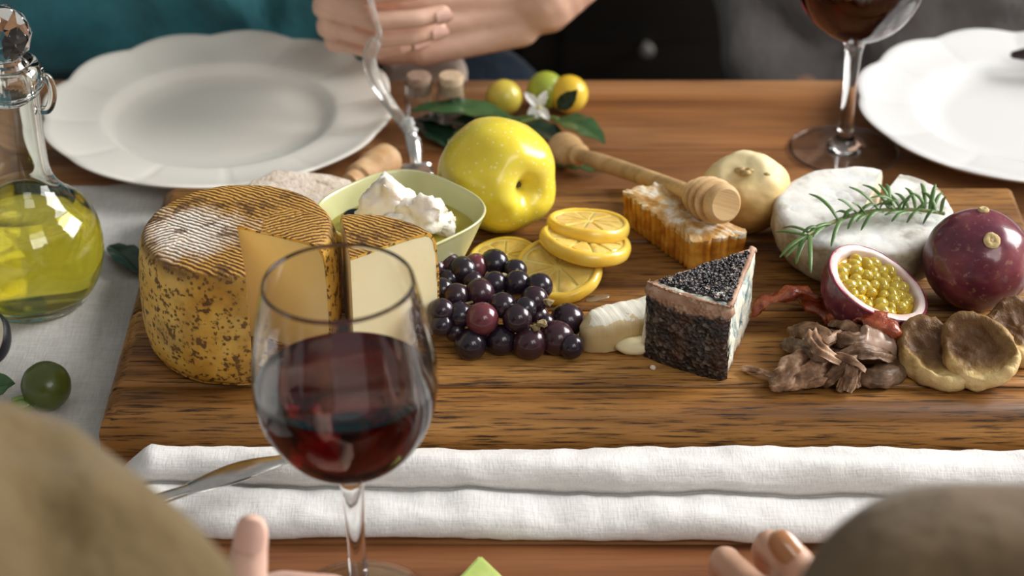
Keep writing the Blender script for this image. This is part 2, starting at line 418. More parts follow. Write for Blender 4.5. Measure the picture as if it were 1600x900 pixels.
# ------------------------------------------------------------------ wine glasses
def wine_glass(name, label, c, fill, tilt=(0,0)):
    root = thing(name, label, 'wine glass', c); root.rotation_euler = (tilt[0], tilt[1], 0)
    z0 = .088
    out = [(0,.0016),(.030,.0012),(.0345,.0004),(.036,.0003),(.0375,.0010),(.0372,.0016),(.030,.0024),(.016,.0042),(.0095,.0075),(.0062,.013),(.0050,.022),(.0046,.040),(.0048,.056),(.0058,.075),(.0076,.0830),(.0112,.0868)]
    bowl = [(.0112,.0868),(.020,.0910),(.0300,.0990),(.0370,.1090),(.0415,.1195),(.0437,.1305),(.0441,.1390),(.0434,.149),(.0415,.1610),(.0385,.1770),(.0354,.1915)]
    th = .0007
    inn = [(max(0, r-th*1.05), z + (.0010 if z < .12 else 0)) for r, z in bowl[1:]]
    inn2 = [(0,.0900),(.008,.0905)] + [(r-.0004, z+.0006*(z<.1)) for r, z in inn]
    sm = lambda p, n=5: smooth_path(p, n)
    bm = bmesh.new(); prof = sm(out[1:], 4)[:-1] + sm(bowl, 5) + [(bowl[-1][0]-.0003, bowl[-1][1]+.0006), (bowl[-1][0]-.0009, bowl[-1][1]+.0004)] + sm(inn2[::-1], 5)
    add_lathe(bm, [(0, .0016)] + prof[:-1] + [(0, .0900)], 72); g = finish('glass', bm, M_glass, root, ang=80)
    # wine, filled from the inner wall (a hair into the glass)
    zi = fill; prof2 = [p for p in sm(inn2, 6) if p[1] < zi - .0004]; rt = None
    ii = sm(inn2, 6)
    for (ra, za), (rb, zb) in zip(ii, ii[1:]):
        if za <= zi <= zb: rt = ra + (rb-ra)*(zi-za)/(zb-za)
    wp = [(0, .0898)] + [(r+.00025, z-.0002) for r, z in prof2[1:]] + [(rt+.00025, zi-.0003), (rt+.0001, zi+.0006), (rt-.0006, zi+.0001), (rt-.0025, zi-.0004), (0, zi-.0004)]
    bm = bmesh.new(); add_lathe(bm, wp, 72); finish('wine', bm, M_wine, root, ang=80)
    return root
wine_glass('wine_glass', 'large stemmed glass of red wine in front of the board', P(564, 950, 0), .1370, (R(0), R(-1.2)))
wine_glass('wine_glass', 'stemmed glass of red wine beside the white plate at the back', P(1318, 236, 0), .1330, (R(0), R(.8)))

# ------------------------------------------------------------------ oil decanter
dec = thing('oil_decanter', 'round glass decanter of olive oil with a faceted stopper', 'decanter', P(54, 462, .0014))
sm = smooth_path
outp = [(0,.0),(.030,.0),(.034,.0012),(.0365,.005),(.0415,.014),(.0448,.026),(.0455,.038),(.0435,.050),(.0380,.061),(.0290,.069),(.0225,.077),(.0190,.086),(.0178,.098),(.0175,.115),(.0178,.132),(.0180,.140),(.0212,.144),(.0219,.149),(.0212,.154),(.0190,.158),(.0165,.159)]
inn = [(.0140,.158),(.0138,.142),(.0136,.115),(.0139,.098),(.0152,.086),(.0188,.0775),(.0255,.070),(.0352,.0595),(.0405,.049),(.0425,.038),(.0418,.026),(.0385,.0155),(.032,.0095),(.018,.0075),(0,.0072)]
bm = bmesh.new(); add_lathe(bm, [(0,0)] + sm(outp[1:], 4) + sm(inn, 4)[:-1] + [(0,.0072)], 72); finish('bottle', bm, M_decglass, dec, ang=70)
oil_in = sm(inn[::-1], 4); lvl = .0655
pr = [(r+.0003, z-.0002) for r, z in oil_in if z < lvl]; bm = bmesh.new(); add_lathe(bm, [(0,.0070)] + pr[1:] + [(pr[-1][0]-.001, lvl), (0, lvl)], 72); finish('oil', bm, M_oil, dec, ang=60)
bm = bmesh.new(); pts = [(.0190,0,.149),(.0235,0,.1495),(.0258,0,.143),(.0252,0,.135),(.0222,0,.1285),(.0178,0,.128)]; add_tube(bm, sm(pts, 6), .0026, 12); finish('handle', bm, M_decglass, dec)
bm = bmesh.new(); add_sphere(bm, (0,0,.1765), .0180, 2); 
for v in bm.verts: pass
add_lathe(bm, [(0,.135),(.0110,.135),(.0125,.157),(.0100,.160),(.0090,.1625),(0,.163)], 24); st = finish('stopper', bm, M_glass, dec, smooth=False)

# ------------------------------------------------------------------ two little corked vials behind the leaves
M_cork = mottled('cork', [(.3,(.45,.32,.2)),(.7,(.66,.52,.36))], 260, .85, .3)
M_corkd = mottled('brown_cork', [(.3,(.22,.14,.1)),(.7,(.36,.25,.18))], 260, .85, .3)
for (px_, py_, cm, lab) in ((656, 196, M_corkd, 'small glass vial with a brown cork beside the hanging fork'), (706, 196, M_cork, 'small glass vial with a pale beige cork left of the citrus')):
    v_ = thing('corked_vial', lab, 'vial', P(px_, py_, 0), 0, 'corked vials behind the leaves')
    bm = bmesh.new(); add_lathe(bm, [(0,0),(.0095,0),(.0105,.001),(.0105,.026),(.0098,.029),(.0098,.0335),(.0086,.0335),(.0086,.028),(.0093,.025),(.0093,.002),(0,.002)], 32); finish('vial', bm, M_glass, v_, ang=50)
    bm = bmesh.new(); add_lathe(bm, [(0,.026),(.0083,.026),(.0089,.038),(.0082,.0395),(0,.0398)], 24); finish('cork', bm, cm, v_)

# ------------------------------------------------------------------ cheese wheel and its wedge
def rind_mat(name, mold=1.0, cdiv=7.0, cc=(0,0)):
    m, nt, b = newmat(name, (.6,.4,.12), .55, .35, sss=.12, sss_s=.002)
    v = coords(nt); geo = nd(nt, 'ShaderNodeNewGeometry'); sx = nd(nt, 'ShaderNodeSeparateXYZ')
    tc = nd(nt, 'ShaderNodeTexCoord'); nt.links.new(tc.outputs['Normal'], sx.inputs[0])
    top = ramp(nt, [(.55, 0.0), (.8, 1.0)], sx.outputs[2])
    # side: golden with brown pits
    n1 = noise(nt, v, 38, 4); gold = ramp(nt, [(.3,(.58,.28,.035)),(.5,(.78,.45,.075)),(.7,(.88,.60,.17))], n1)
    sp = nd(nt, 'ShaderNodeTexVoronoi'); sp.inputs['Scale'].default_value = 260; nt.links.new(v, sp.inputs['Vector'])
    pit = math_(nt, 'MULTIPLY', ramp(nt, [(.16, 1.0), (.34, 0.0)], sp.outputs['Distance']), ramp(nt, [(.40, 0.0), (.52, 1.0)], noise(nt, v, 70, 3)))
    pit2 = ramp(nt, [(.555, 0.0), (.60, 1.0)], noise(nt, v, 210, 5, .6))
    left = ramp(nt, [(.46, 0.0), (.62, 1.0)], noise(nt, v, 26, 4))
    pits = math_(nt, 'MAXIMUM', pit, pit2)
    side = mix(nt, math_(nt, 'MULTIPLY', pits, .88), gold, (.075,.032,.012))
    side = mix(nt, math_(nt, 'MULTIPLY', left, .50), side, (.26,.12,.030))
    # top: basket-weave ribs pressed in two directions
    dn = noise(nt, v, 45, 3)
    def rib(rot, sc):
        wv = nd(nt, 'ShaderNodeTexWave', wave_type='BANDS', bands_direction='X'); wv.inputs['Scale'].default_value = sc
        wv.inputs['Distortion'].default_value = 3.2; wv.inputs['Detail'].default_value = 2; wv.inputs['Detail Scale'].default_value = 1.4
        nt.links.new(coords(nt, (1,1,1), (0,0,rot)), wv.inputs['Vector']); return wv.outputs['Fac']
    r1 = rib(R(122), 105); r2 = rib(R(62), 105)
    rib_sel = ramp(nt, [(.47,0.0),(.53,1.0)], noise(nt, v, 17, 1))
    rr = nd(nt, 'ShaderNodeMix', data_type='FLOAT'); nt.links.new(rib_sel, rr.inputs[0]); nt.links.new(r1, rr.inputs[2]); nt.links.new(r2, rr.inputs[3]); ribs = rr.outputs[0]
    topc = ramp(nt, [(.2,(.075,.030,.010)),(.45,(.26,.115,.024)),(.75,(.60,.34,.075))], math_(nt, 'ADD', math_(nt, 'MULTIPLY', ribs, .56), math_(nt, 'MULTIPLY', noise(nt, v, 38, 5, .65), .52)))
    # white mould: a patch with its own outline
    gr = nd(nt, 'ShaderNodeVectorMath', operation='DISTANCE'); nt.links.new(v, gr.inputs[0]); gr.inputs[1].default_value = (cc[0], cc[1], .072)
    mp = math_(nt, 'ADD', math_(nt, 'MULTIPLY', gr.outputs['Value'], 16.0), math_(nt, 'MULTIPLY', noise(nt, v, 60, 5, .65), .85))
    mo = math_(nt, 'MULTIPLY', ramp(nt, [(.62, 1.0), (1.02, 0.0)], mp), ramp(nt, [(.30, .15), (.62, 1.0)], ribs))
    topc = mix(nt, math_(nt, 'MULTIPLY', mo, mold), topc, (.82,.78,.70))
    dk = ramp(nt, [(.55, 0.0), (.63, 1.0)], noise(nt, v, 65, 5, .6)); topc = mix(nt, math_(nt, 'MULTIPLY', dk, .8), topc, (.09,.04,.014))
    edge = math_(nt, 'MULTIPLY', ramp(nt, [(.22, 0.0), (.5, 1.0), (.72, .9), (.92, 0.0)], sx.outputs[2]), ramp(nt, [(.35, 0.0), (.6, 1.0)], noise(nt, v, 40, 4)))
    col = mix(nt, top, side, topc); col = mix(nt, math_(nt, 'MULTIPLY', edge, .75), col, (.11,.05,.018)); setc(nt, b, col)
    h = math_(nt, 'SUBTRACT', math_(nt, 'MULTIPLY', ribs, top), math_(nt, 'MULTIPLY', pits, .6)); setn(nt, b, bump(nt, h, .6, .0012, bump(nt, noise(nt, v, 160, 4), .25, .0008)))
    return m
M_rind = rind_mat('washed_rind', 1.0, cc=(-.026, -.006)); M_rind2 = rind_mat('wedge_rind', 0.0)
def paste(name, c0, c1):
    m, nt, b = newmat(name, c0, .5, .4, sss=.3, sss_r=(1,.75,.35), sss_s=.006); v = coords(nt)
    setc(nt, b, ramp(nt, [(.35, c0), (.65, c1)], noise(nt, v, 22, 3))); setn(nt, b, bump(nt, noise(nt, v, 180, 4), .2, .0006)); return m
M_paste = paste('yellow_paste', (.80,.59,.24), (.86,.67,.31)); M_paste2 = paste('pale_paste', (.86,.74,.44), (.90,.80,.53))
CR, CHH = .0558, .0735
def cheese_sector(root, a0, a1, n, rmat, pmat):
    def prof(r, h, z0, i):
        e = .005
        return [(0, z0), (r-.009, z0), (r-.0045, z0+.0012), (r-.0015, z0+.006), (r+.0008, h*.30), (r+.001, h*.55), (r, h*.78), (r-.0010, h-e*1.6), (r-.0036, h-e*.45), (r-.008, h-.0004), (r-.02, h+.0002), (0, h)]
    o = prof(CR, CHH, .0006, 0); t = .0014; i = [(max(0, r-t if r > .03 else r), (z+t if z < .01 else z-t if z > CHH-.004 else z)) for r, z in o]
    band = o + i[::-1]
    bm = bmesh.new(); add_sector(bm, i, a0, a1, n)
    for v in bm.verts:
        pass
    finish('paste', bm, pmat, root, ang=35)
    bm = bmesh.new(); add_sector(bm, sm(o, 3) + [(r, z) for r, z in sm(i, 3)[::-1]], a0, a1, n)
    noisy(bm, .0005, 90, 2); finish('rind', bm, rmat, root, ang=50)
cw = thing('hard_cheese', 'whole golden speckled cheese wheel with a wedge cut out', 'cheese', P(371, 363, .1) + Vector((0,0,-.1+BH+.0004)))
cheese_sector(cw, R(-24), R(281), 90, M_rind, M_paste)
# the cut wedge: apex at front-left, rind arc at the back
A = P(536, 352, .1005); Bp = P(665, 372, .1005); Cp = P(549, 411, .1005)
a0 = math.atan2(Bp.y-Cp.y, Bp.x-Cp.x); a1 = math.atan2(A.y-Cp.y, A.x-Cp.x)
if a1 < a0: a1 += 2*math.pi
wd = thing('hard_cheese_wedge', 'pale yellow cheese wedge with ribbed brown rind behind the wine glass', 'cheese', (Cp.x, Cp.y, T+BH+.0004))
cheese_sector(wd, a0, a1, 24, M_rind2, M_paste2)

# ------------------------------------------------------------------ bread behind the wheel
M_bread = mottled('pale_crispbread', [(.28,(.38,.27,.18)),(.42,(.72,.60,.48)),(.7,(.84,.74,.64))], 130, .9, .8, .002)
bm = bmesh.new(); a_, b_ = P(388, 302, .03), P(556, 292, .03); mid = (a_+b_)/2; Lb = (b_-a_).length
add_box(bm, (0,0,.007), (Lb, .056, .010), bev=.005, seg=3); bmesh.ops.subdivide_edges(bm, edges=bm.edges[:], cuts=4, use_grid_fill=True)
for v in bm.verts:
    v.co.y *= (1 - .35*abs(v.co.x/(Lb/2))**2.5); v.co.z += .002*(1-(2*v.co.x/Lb)**2)*(v.co.z > .005)
noisy(bm, .0034, 90, 4, 5)
for v in bm.verts: v.co.z = max(v.co.z, .0003)
o = finish('crispbread', bm, M_bread, loc=(mid.x, 1.245, T+BH), ang=60); o.rotation_euler = (0,0,R(-5)); tag(o, 'rough pale slice of crispbread between the cheese wheel and plate', 'bread')
M_bstick = mottled('brown_crust', [(.3,(.42,.22,.09)),(.5,(.60,.36,.17)),(.7,(.74,.52,.30))], 60, .6, .3)
bm = bmesh.new(); a_ = P(562, 280, .0155); b_ = P(604, 252, .0155)
add_tube(bm, sm([tuple(a_ - (b_-a_)*.35), tuple(a_), tuple((a_+b_)/2+Vector((0,0,.001))), tuple(b_), tuple(b_ + (b_-a_)*.14)], 6), [.0085]*6 + [.0105]*6 + [.0125]*6 + [.0125,.0125,.012,.0112,.0098,.008,.005], 20); noisy(bm, .0015, 60, 2)
for v in bm.verts: v.co.z = max(v.co.z, T+.0005)
o = finish('bread_roll', bm, M_bstick); tag(o, 'small tan knobbly bread roll end beside the cream plate', 'bread')

# ------------------------------------------------------------------ green bowl of cheese in oil
M_green, nt, b = newmat('pale_green_glaze', (.55,.58,.30), .22, .5, coat=.4)
v = coords(nt); setc(nt, b, ramp(nt, [(.3,(.54,.54,.27)),(.7,(.62,.61,.34))], noise(nt, v, 30, 3)))
bc = P(626, 330, .076); bc = Vector((bc.x, bc.y, T+BH+.0003))
bw = thing('square_bowl', 'pale green rounded square bowl holding white cheese in oil', 'bowl', bc)
def sq(a, r, n=2.9, rot=R(45)):
    c, s = math.cos(a-rot), math.sin(a-rot); k = (abs(c)**n + abs(s)**n)**(-1/n); return r*k/1.18
bm = bmesh.new(); prof = [(0,.0),(.30,.0),(.54,.0004),(.60,.003),(.70,.012),(.83,.026),(.94,.039),(.985,.0448),(1.0,.0462),(.985,.0472),(.955,.0458),(.90,.037),(.80,.024),(.68,.0115),(.52,.0065),(0,.0055)]
n = 96; rings = []; HB = .0475
for r, z in sm(prof, 3):
    if r < 1e-4: rings.append([bm.verts.new((0,0,z))]); continue
    rings.append([bm.verts.new((sq(2*math.pi*k/n, r*HB*1.13)*math.cos(2*math.pi*k/n), sq(2*math.pi*k/n, r*HB*1.13)*math.sin(2*math.pi*k/n), z)) for k in range(n)])
for A_, B_ in zip(rings, rings[1:]):
    for k in range(n):
        k2 = (k+1)%n
        if len(A_) == 1 and len(B_) == 1: continue
        if len(A_) == 1: bm.faces.new((A_[0], B_[k2], B_[k]))
        elif len(B_) == 1: bm.faces.new((A_[k], A_[k2], B_[0]))
        else: bm.faces.new((A_[k], A_[k2], B_[k2], B_[k]))
finish('dish', bm, M_green, bw, ang=80)
M_oil2, nt, b = newmat('dressing_oil', (.72,.62,.10), .05, .6, trans=.55, ior=1.46)
bm = bmesh.new(); lv = .0335
ring = [bm.verts.new((sq(2*math.pi*k/n, .875*HB*1.13)*math.cos(2*math.pi*k/n), sq(2*math.pi*k/n, .875*HB*1.13)*math.sin(2*math.pi*k/n), lv)) for k in range(n)]
ring2 = [bm.verts.new((v.co.x*.80, v.co.y*.80, .018)) for v in ring]; bm.faces.new(ring); bm.faces.new(ring2[::-1])
for k in range(n): bm.faces.new((ring[k], ring[(k+1)%n], ring2[(k+1)%n], ring2[k]))
o = finish('olive_oil', bm, M_oil2, loc=bc, ang=30); tag(o, 'yellow green oil pooled in the green bowl', 'oil')
M_feta = mottled('white_cheese', [(.3,(.78,.70,.52)),(.48,(.88,.84,.74)),(.7,(.92,.90,.84))], 55, .45, .5, .002, sss=.25, sss_s=.004)
for i, (px_, py_, z_, s, sq_, lab) in enumerate(((606, 322, .078, (.0165,.013,.016), 1, 'pointed white cheese chunk rising from the oil at the left of the bowl'), (662, 336, .078, (.0165,.012,.0135), 2, 'rounded white cheese chunk on the right of the bowl'), (627, 358, .071, (.017,.008,.009), 3, 'low white cheese chunk behind the ribbed wedge'), (690,348,.070,(.010,.008,.008),4,'small white cheese piece near the right rim of the bowl'))):
    bm = bmesh.new(); add_sphere(bm, (0,0,0), 1, 4, s); 
    for v in bm.verts:
        nrm = v.co.normalized(); f = mn.cell(Vector((nrm.x*1.7+sq_*3.1, nrm.y*1.7, nrm.z*1.7))); v.co *= 1 + .10*(f-.5)
        if v.co.z > 0 and i == 0: v.co.z *= 1 + .35*max(0, 1-abs(v.co.x+.002)/.008)
    noisy(bm, .0055, 95, sq_, 5); bmesh.ops.smooth_vert(bm, verts=bm.verts[:], factor=.15, use_axis_x=True, use_axis_y=True, use_axis_z=True)
    o = finish('cheese_chunk', bm, M_feta, loc=P(px_, py_, z_), ang=60); tag(o, lab, 'cheese', 'cheese chunks in the green bowl')
M_olive, nt, b = newmat('black_olive', (.012,.012,.016), .18, .5)
bm = bmesh.new(); add_sphere(bm, (0,0,0), .0072, 3, (1.3,1,.95)); o = finish('black_olive', bm, M_olive, loc=P(556, 343, .068)); tag(o, 'shiny black olive in the oil at the left of the bowl', 'olive')

# ------------------------------------------------------------------ yellow quince
M_quince, nt, b = newmat('yellow_skin', (.74,.66,.05), .27, .45, coat=.25, sss=.15, sss_s=.004)
v = coords(nt); c_ = ramp(nt, [(.3,(.68,.53,.035)),(.55,(.82,.67,.06)),(.75,(.90,.77,.15))], noise(nt, v, 26, 4))
vo = nd(nt, 'ShaderNodeTexVoronoi'); vo.inputs['Scale'].default_value = 240; nt.links.new(v, vo.inputs['Vector'])
dots = ramp(nt, [(.10, 1.0), (.24, 0.0)], vo.outputs['Distance']); c_ = mix(nt, math_(nt, 'MULTIPLY', dots, .6), c_, (.92,.88,.50)); setc(nt, b, c_)
setn(nt, b, bump(nt, noise(nt, v, 30, 3), .25, .003, bump(nt, dots, .15, .0004)))
q = P(780, 277, BH+.0345); qd = cdir(.60, -.34, .72)
qr = thing('yellow_quince', 'big shiny yellow quince with its hollow end turned right', 'fruit', q)
bm = bmesh.new(); prof = [(0,.0185),(.0018,.0196),(.0042,.0232),(.0080,.0272),(.0130,.0300),(.0190,.0298),(.0250,.0265),(.0320,.0165),(.0350,.004),(.0348,-.008),(.0315,-.020),(.0250,-.0290),(.0160,-.0335),(.0075,-.0345),(0,-.0346)]
add_lathe(bm, sm(prof, 3), 72)
for vv in bm.verts:
    a = math.atan2(vv.co.y, vv.co.x); rr = math.hypot(vv.co.x, vv.co.y)
    k = 1 + (.035*math.cos(5*a+.4) + .03*math.cos(2*a+1))*min(1, rr/.02)*(.5 + .5*max(0, vv.co.z/.03)); vv.co.x *= k; vv.co.y *= k; vv.co.z *= 1+.04*math.cos(3*a+1)*min(1, rr/.02)
noisy(bm, .0012, 32, 3); bmesh.ops.transform(bm, matrix=rotz_to(qd).to_matrix().to_4x4(), verts=bm.verts[:])
zm = min(v.co.z for v in bm.verts); 
qb = finish('skin', bm, M_quince, qr); qr.location.z = T+BH - zm
M_calyx = mottled('dry_calyx', [(.3,(.05,.035,.02)),(.7,(.16,.11,.05))], 300, .9, .3)
bm = bmesh.new(); add_sphere(bm, (0,0,0), .0022, 2, (1,1,.7)); bmesh.ops.translate(bm, vec=qd*.0192, verts=bm.verts[:]); noisy(bm, .0006, 500); finish('calyx', bm, M_calyx, qr)
M_drop, nt, b = newmat('water_drop', (1,1,1), .0, .5, trans=1, ior=1.33)
rnd = random.Random(3)

# ------------------------------------------------------------------ leaves and citrus sprig
def leafmat(name, d, l, under=False):
    m, nt, b = newmat(name, d, .32, .5, coat=.15); v = coords(nt, (1,1,1)); 
    setc(nt, b, ramp(nt, [(.3, d), (.7, l)], noise(nt, v, 45, 4))); setn(nt, b, bump(nt, noise(nt, v, 120, 3), .25, .001)); return m
M_leaf = leafmat('dark_green_leaf', (.022,.065,.020), (.055,.125,.038)); M_leafl = leafmat('light_green_leaf', (.14,.26,.05), (.25,.38,.10)); M_leafd = leafmat('deep_green_leaf', (.010,.030,.016), (.02,.05,.025))
def add_leaf(bm, base, tip, width, up=Vector((0,0,1)), bow=.15, fold=.25, nl=14, nw=8, th=.0006, tipf=.5, zmin=None):
    base, tip = Vector(base), Vector(tip); ax = tip-base; L = ax.length; ax.normalize()
    side = ax.cross(up).normalized(); upn = side.cross(ax).normalized(); g = []
    for sgn in (1, -1):
        gg = []
        for i in range(nl+1):
            t = i/nl; wdt = width*.5*(math.sin(math.pi*t**(.85))**.75 if 0 < t < 1 else .02)*(1 - .12*t)
            row = []
            for j in range(nw+1):
                u = -1 + 2*j/nw
                p = base + ax*(L*t) + side*(u*wdt) + upn*(bow*L*math.sin(math.pi*t) + fold*abs(u)*wdt + .0008*math.sin(t*20+u*3)*abs(u) - (.0006 if abs(u) < .13 else 0)) + upn*(th*.5*sgn)
                if zmin is not None: p.z = max(p.z, zmin + th*(.5*sgn+.5))
                row.append(bm.verts.new(p))
            gg.append(row)
        g.append(gg)
    for q, gg in enumerate(g):
        for i in range(nl):
            for j in range(nw):
                f = (gg[i][j], gg[i][j+1], gg[i+1][j+1], gg[i+1][j]); bm.faces.new(f if q == 0 else f[::-1])
    for i in range(nl):
        for j in (0, nw): bm.faces.new((g[0][i][j], g[0][i+1][j], g[1][i+1][j], g[1][i][j]))
sprig = thing('citrus_sprig', 'leafy citrus sprig with green and yellow fruit and a white flower', 'citrus sprig', P(800, 185, 0))
o_s = sprig.location.copy()
def lf(parent, off, a, b, za, zb, wpx, mat=M_leaf, bow=.12, fold=.2, up=Vector((0,0,1)), label=None):
    A_, B_ = P(a[0], a[1], za) - off, P(b[0], b[1], zb) - off
    bm = bmesh.new(); add_leaf(bm, A_, B_, wpx*mpp(P(a[0],a[1],za)), up, bow, fold, zmin=T+.0005-off.z); o = finish('leaf', bm, mat, parent, ang=60)
    if label: o['label'] = label
lf(sprig, o_s, (800,184), (642,172), .012, .020, 60, bow=.05)
lf(sprig, o_s, (745,200), (648,182), .010, .004, 60, M_leafd, .05)
lf(sprig, o_s, (712,232), (650,186), .003, .006, 55, M_leafd, .03)
lf(sprig, o_s, (812,186), (700,222), .014, .006, 50, bow=.05)
lf(sprig, o_s, (868,186), (946,224), .010, .006, 55, bow=.08)
lf(sprig, o_s, (815,196), (890,226), .008, .004, 50, M_leafd, .05)
lf(sprig, o_s, (866,256), (944,268), .006, .003, 38, bow=.04)
lf(sprig, o_s, (872,170), (902,141), .030, .046, 27, M_leafd, .02, up=cdir(.2,.1,1))
M_twig = mottled('green_twig', [(.3,(.12,.2,.05)),(.7,(.2,.3,.08))], 90, .6, .1)
bm = bmesh.new()
for pth in ([(812,196,.008),(806,186,.012),(828,180,.018),(842,172,.022)], [(806,186,.012),(790,182,.010),(770,176,.008)], [(812,190,.010),(850,182,.010),(872,186,.010)], [(828,180,.018),(848,160,.014),(872,150,.012)], [(700,222,.006),(812,198,.008)], [(812,196,.008),(850,240,.005),(870,257,.005)]):
    add_tube(bm, [P(*q_) - o_s for q_ in pth], .0014, 8)
finish('twig', bm, M_twig, sprig)
def citrus_mat(name, s): return mottled(name, s, 30, .32, .25, .0006, 320, coat=.2)
M_c1 = citrus_mat('yellow_green_peel', [(.3,(.42,.38,.05)),(.6,(.66,.50,.07))]); M_c2 = citrus_mat('green_peel', [(.3,(.22,.30,.03)),(.6,(.42,.46,.05))]); M_c3 = citrus_mat('orange_yellow_peel', [(.3,(.66,.42,.02)),(.6,(.78,.54,.05))])
for (px_, py_, rp, z_, m_, l_) in ((787,153,29,.0145,M_c1,'yellow green fruit'),(853,141,30,.0165,M_c2,'green fruit'),(889,147,30,.0145,M_c3,'orange yellow fruit')):
    p_ = P(px_, py_, z_); r_ = rp*mpp(p_); p_ = P(px_, py_, r_+.001)
    bm = bmesh.new(); add_sphere(bm, p_-o_s, r_, 4, None); o = finish('fruit', bm, m_, sprig); o['label'] = l_
M_petal, nt, b = newmat('white_petal', (.88,.88,.82), .5, sss=.2, sss_s=.002)
fc = P(842, 168, .024)
for (dx, dy) in ((-24,-24),(12,-26),(16,20),(-18,12),(-4,18)):
    bm = bmesh.new(); tipp = fc + cdir(dx, -dy, 3)*math.hypot(dx,dy)*mpp(fc); add_leaf(bm, fc-o_s, tipp-o_s, .0068, cdir(0,.3,1), .08, .3, 8, 4, .0007); finish('petal', bm, M_petal, sprig)
bm = bmesh.new(); add_sphere(bm, fc - o_s + cdir(0,0,1)*.001, .0022, 2); M_pist, nt, b = newmat('pale_pistil', (.75,.7,.4), .6); finish('pistil', bm, M_pist, sprig)

# loose leaves and the green fruit at the left
bm = bmesh.new(); A_, B_ = P(222,428,.006), P(170,384,.004); add_leaf(bm, A_-o_s*0, B_, .020, Vector((.2,-.3,1)), .06, .3); o = finish('loose_leaf', bm, M_leafd); tag(o, 'dark green leaf tucked behind the left side of the cheese wheel', 'leaf')
p_ = P(72, 601, .016); lime = thing('green_lime', 'small round olive green lime on the grey linen', 'fruit', Vector((p_.x, p_.y, T+.0014)))
M_lime = citrus_mat('olive_green_peel', [(.3,(.055,.075,.012)),(.65,(.10,.125,.02))]); r_ = 39.5*mpp(p_)
bm = bmesh.new(); add_sphere(bm, (0,0,r_*.97), r_, 4, (1,1,.97)); noisy(bm, .0006, 60, 1); finish('peel', bm, M_lime, lime)
bm = bmesh.new(); add_tube(bm, [Vector((-.012,-.006,.010)), Vector((-.0155,-.008,.0105)), Vector((-.018,-.009,.010))], .0013, 8); finish('stalk', bm, M_twig, lime)
for (a, b_, za, zb, wpx, m_, lab) in (((-40,615),(23,598),.004,.010,50,M_leaf,'dark green leaf lying left of the lime at the photo edge'), ((10,650),(61,628),.004,.008,30,M_leafl,'small pale green leaf in front of the lime')):
    bm = bmesh.new(); add_leaf(bm, P(a[0],a[1],za), P(b_[0],b_[1],zb), wpx*.00042, Vector((0,-.4,1)), .06, .25, zmin=T+.0055); o = finish('loose_leaf', bm, m_); tag(o, lab, 'leaf')
# half a dark-skinned fruit at the left edge: black skin, cream flesh
M_blackskin = mottled('black_skin', [(.3,(.008,.010,.014)),(.7,(.02,.022,.028))], 90, .4, .3); M_cream = mottled('cream_flesh', [(.3,(.66,.60,.42)),(.7,(.78,.73,.58))], 60, .5, .2, sss=.2)
p_ = P(-22, 527, .014); hv = thing('halved_fruit', 'halved fruit with black skin and cream flesh cut by the left edge', 'fruit', p_)
nq = rotz_to(cdir(-.45, .35, .75))
bm = bmesh.new(); add_lathe(bm, [(.0135,.0),(.0142,.0004),(.0145,-.001),(.0138,-.006),(.0105,-.0105),(.005,-.013),(0,-.0135)], 40); bm.verts.ensure_lookup_table(); bmesh.ops.scale(bm, vec=(1,1.25,1), verts=bm.verts[:]); bmesh.ops.transform(bm, matrix=nq.to_matrix().to_4x4(), verts=bm.verts[:]); zlo = min(v.co.z for v in bm.verts); finish('skin', bm, M_blackskin, hv, normals=True)
bm = bmesh.new(); add_lathe(bm, [(0,.0004),(.008,.0008),(.0130,.0002),(.0134,-.003),(.009,-.009),(0,-.012)], 40); bmesh.ops.scale(bm, vec=(1,1.25,1), verts=bm.verts[:]); bmesh.ops.transform(bm, matrix=nq.to_matrix().to_4x4(), verts=bm.verts[:]); finish('flesh', bm, M_cream, hv)
hv.location = P(-22, 527, .0016-zlo) 
# pale green wedge tip at the bottom edge
p_ = P(752, 905, .0); bm = bmesh.new()
vs = [bm.verts.new(v) for v in ((-.016,-.012,0),(.020,-.012,0),(-.001,.012,0),(-.012,-.016,.012),(.014,-.018,.010),(-.0005,.004,.0125))]
for f in ((0,1,2),(3,5,4),(0,3,4,1),(1,4,5,2),(2,5,3,0)): bm.faces.new([vs[i] for i in f])
bmesh.ops.bevel(bm, geom=bm.edges[:], offset=.0012, segments=2, affect='EDGES')
M_limeflesh = mottled('pale_green_flesh', [(.3,(.40,.52,.12)),(.7,(.60,.70,.25))], 60, .35, .15, sss=.2); o = finish('lime_wedge', bm, M_limeflesh, loc=(p_.x, p_.y, T+.0005)); tag(o, 'pale green lime wedge tip at the bottom edge on the table', 'fruit')

# ------------------------------------------------------------------ honeycomb, dipper, round roll
M_honey, nt, b = newmat('amber_honeycomb', (.55,.25,.03), .18, .5, sss=.55, sss_r=(1,.45,.1), sss_s=.006, coat=.5)
v = coords(nt); setc(nt, b, ramp(nt, [(.3,(.36,.12,.010)),(.5,(.60,.26,.028)),(.72,(.82,.50,.11))], noise(nt, v, 90, 4))); setn(nt, b, bump(nt, noise(nt, v, 240, 4), .25, .001))
M_wax = mottled('white_wax', [(.36,(.50,.24,.05)),(.50,(.66,.44,.20)),(.62,(.84,.76,.62))], 95, .3, .6, .0015, sss=.25, sss_s=.003)
hA, hB, hC, hD = [Vector((p.x, p.y, 0)) for p in (P(974,298,.052), P(1086,378,.052), P(1166,364,.052), P(1030,287,.052))]
cen = (hA+hB+hC+hD)/4; hc = thing('honeycomb', 'amber slab of honeycomb with a white waxy top', 'honeycomb', (cen.x, cen.y, T+BH+.0003))
